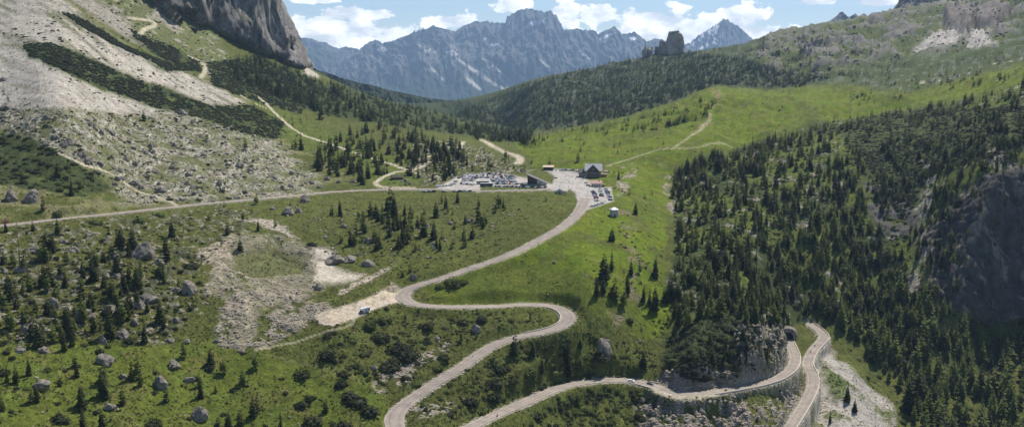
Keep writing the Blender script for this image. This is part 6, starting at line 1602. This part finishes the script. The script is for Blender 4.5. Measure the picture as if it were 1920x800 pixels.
# bare dead larch by the left edge
p = hit(38, 497); b = tag(empty('dead_tree', p), 'tall bare dead larch trunk rising across the valley road', 'tree')
m_ = MB(); r = random.Random(3); H_ = 33.0 * .97
H_ = 92 / px_per_m(p)
for k in range(6): m_.tube((0, 0, H_ * k / 6 - (.5 if k == 0 else 0)), (r.uniform(-.1, .1), r.uniform(-.1, .1), H_ * (k + 1) / 6), .30 * (1 - k / 6.6), .30 * (1 - (k + 1) / 6.6))
m_.build('trunk', M_BARK, b); m_ = MB()
for k in range(46):
    z = H_ * r.uniform(.25, .95); a = r.uniform(0, 6.28); L_ = (1 - z / H_) * 2.6 + .5; m_.tube((0, 0, z), (math.cos(a) * L_, math.sin(a) * L_, z - L_ * .25), .05, .015, 5)
m_.build('branches', M_BARK, b)
# ------------------------------------------------------------------ labels: each one tells what it stands beside
MARKS = [('the tunnel mouth',1477,632),('the left hairpin',760,556),('the right hairpin',1066,595),('the lowest hairpin',738,788),('the gravel bay',640,590),('the bare quarry hollow',500,480),('the white gravel fan',628,510),
 ('the largest pale boulder',268,468),('the round boulder in the meadow',373,765),('the twin boulders',40,370),('the bare dead larch',38,450),('the white roadside boulder',573,376),('the valley road curve',180,405),
 ('the tall roadside spruces',735,385),('the wooden hut',744,330),('the upper track',570,255),('the track fork',800,303),('the car park',900,335),('the cable car station',1005,330),('the refuge',1112,315),('the plaza pavilion',1028,312),('the grey tower',1153,395),
 ('the meadow gully',1195,520),('the bushy mound',1310,640),('the rock cut',1300,712),('the lower bend',1532,630),('the grey scree spur',1630,740),('the masonry wall',1430,735),('the dark cliff',1830,470),('the stony gully',1735,430),('the cliff top rocks',1875,300),
 ('the crest path',1325,230),('the wooded crest',1600,225),('the far meadow rocks',1790,155),('the gorge bottom',1800,700),('the gorge mouth',1880,780),('the scree toe',1690,740),('the lower wooded slope',1380,520),('the middle wooded slope',1400,400),('the upper wooded slope',1460,300),('the gully edge wood',1268,420),
 ('the wood above the tunnel',1490,540),('the steep wood',1600,480),('the right wooded shelf',1600,340),('the bushy bank',1110,760),('the bank between hairpins',880,610),('the upper road stretch',960,475),('the trees below the car park',790,435),('the boulder meadow',215,690),('the mossy boulders',180,590),('the boulder grove',240,560),('the stony left edge',40,580),('the lower meadow edge',480,770),('the thorny slope',740,660),('the bottom road',900,790),('the pale rubble slope',500,590),('the stony slope',400,290),('the high scree',230,150),('the green slope below the scree',120,330),('the left forest',600,190),('the mid slope clumps',660,300),('the bush strip',620,690),('the field trees',1180,360),('the dwarf pine band',280,170),('the wood below the cliff',1700,570),('the gorge trees',1760,640),('the cliff foot',1880,620)]
ORD = ['', 'second', 'third', 'fourth', 'fifth', 'sixth', 'seventh', 'eighth', 'ninth', 'tenth', 'eleventh', 'twelfth', 'thirteenth', 'fourteenth', 'fifteenth', 'sixteenth', 'seventeenth', 'eighteenth', 'nineteenth', 'twentieth']
def label_all(entries, cat, group):
    """entries = (object, u, v, size adjective, noun)"""
    cells = {}
    for o, u, v, adj, noun in entries:
        k = min(MARKS, key=lambda m: (m[1] - u) ** 2 + ((m[2] - v) * 1.6) ** 2); dx, dy = u - k[1], (v - k[2]) * 1.6
        rel = ('left of' if dx < 0 else 'right of') if abs(dx) > abs(dy) else ('behind' if dy < 0 else 'in front of')
        cells.setdefault((k[0], rel, noun, adj), []).append((u, o))
    for (mk, rel, noun, adj), lst in cells.items():
        lst.sort(key=lambda q: q[0]); n = len(lst)
        for i, (u, o) in enumerate(lst):
            base = f'{adj} {noun} {rel} {mk}'
            if n == 2: base += ', ' + ('on its left side' if i == 0 else 'on its right side') if False else (', left of two' if i == 0 else ', right of two')
            elif n > 2: base += ', ' + ('leftmost there' if i == 0 else 'rightmost there' if i == n - 1 else f'{ORD[min(i, 19)]} from left')
            tag(o, base, cat, group)
label_all([(o, u, v, 'tall' if h > 44 else 'medium' if h > 31 else 'small', 'pale green larch' if sp == 'l' else 'dark spruce') for o, u, v, h, hm, sp in IND_TREES], 'tree', 'conifers on the pass slopes')
label_all([(o, u, v, 'wide' if w_ > 36 else 'low', 'dark dwarf pine' if sp == 'm' else 'green leafy bush') for o, u, v, w_, wm, sp in IND_SHRUBS], 'shrub', 'shrubs on the pass slopes')
label_all([(o, u, v, ('huge' if w_ > 33 else 'large' if w_ > 22 else 'smaller') + (' upright' if tl_ > .85 else ''), 'grey limestone boulder') for o, u, v, w_, wm, tl_ in IND_ROCKS], 'boulder', 'boulders scattered over the slopes')
cells = {}
for o, name, u, v, c, kd_ in CARS: cells.setdefault((name, c, kd_), []).append((u + v * .01, o))
for (name, c, kd_), lst in cells.items():
    lst.sort(key=lambda q: q[0]); n = len(lst); what = 'estate car' if kd_ == 'estate' else 'hatchback'
    for i, (u, o) in enumerate(lst):
        tag(o, f'{c} {what} {name}' + ('' if n == 1 else ', leftmost such' if i == 0 else ', rightmost such' if i == n - 1 else f', {ORD[min(i, 19)]} such'), 'car', 'cars parked at the pass')
fo['label'] = 'dark conifer forest covering the slopes'
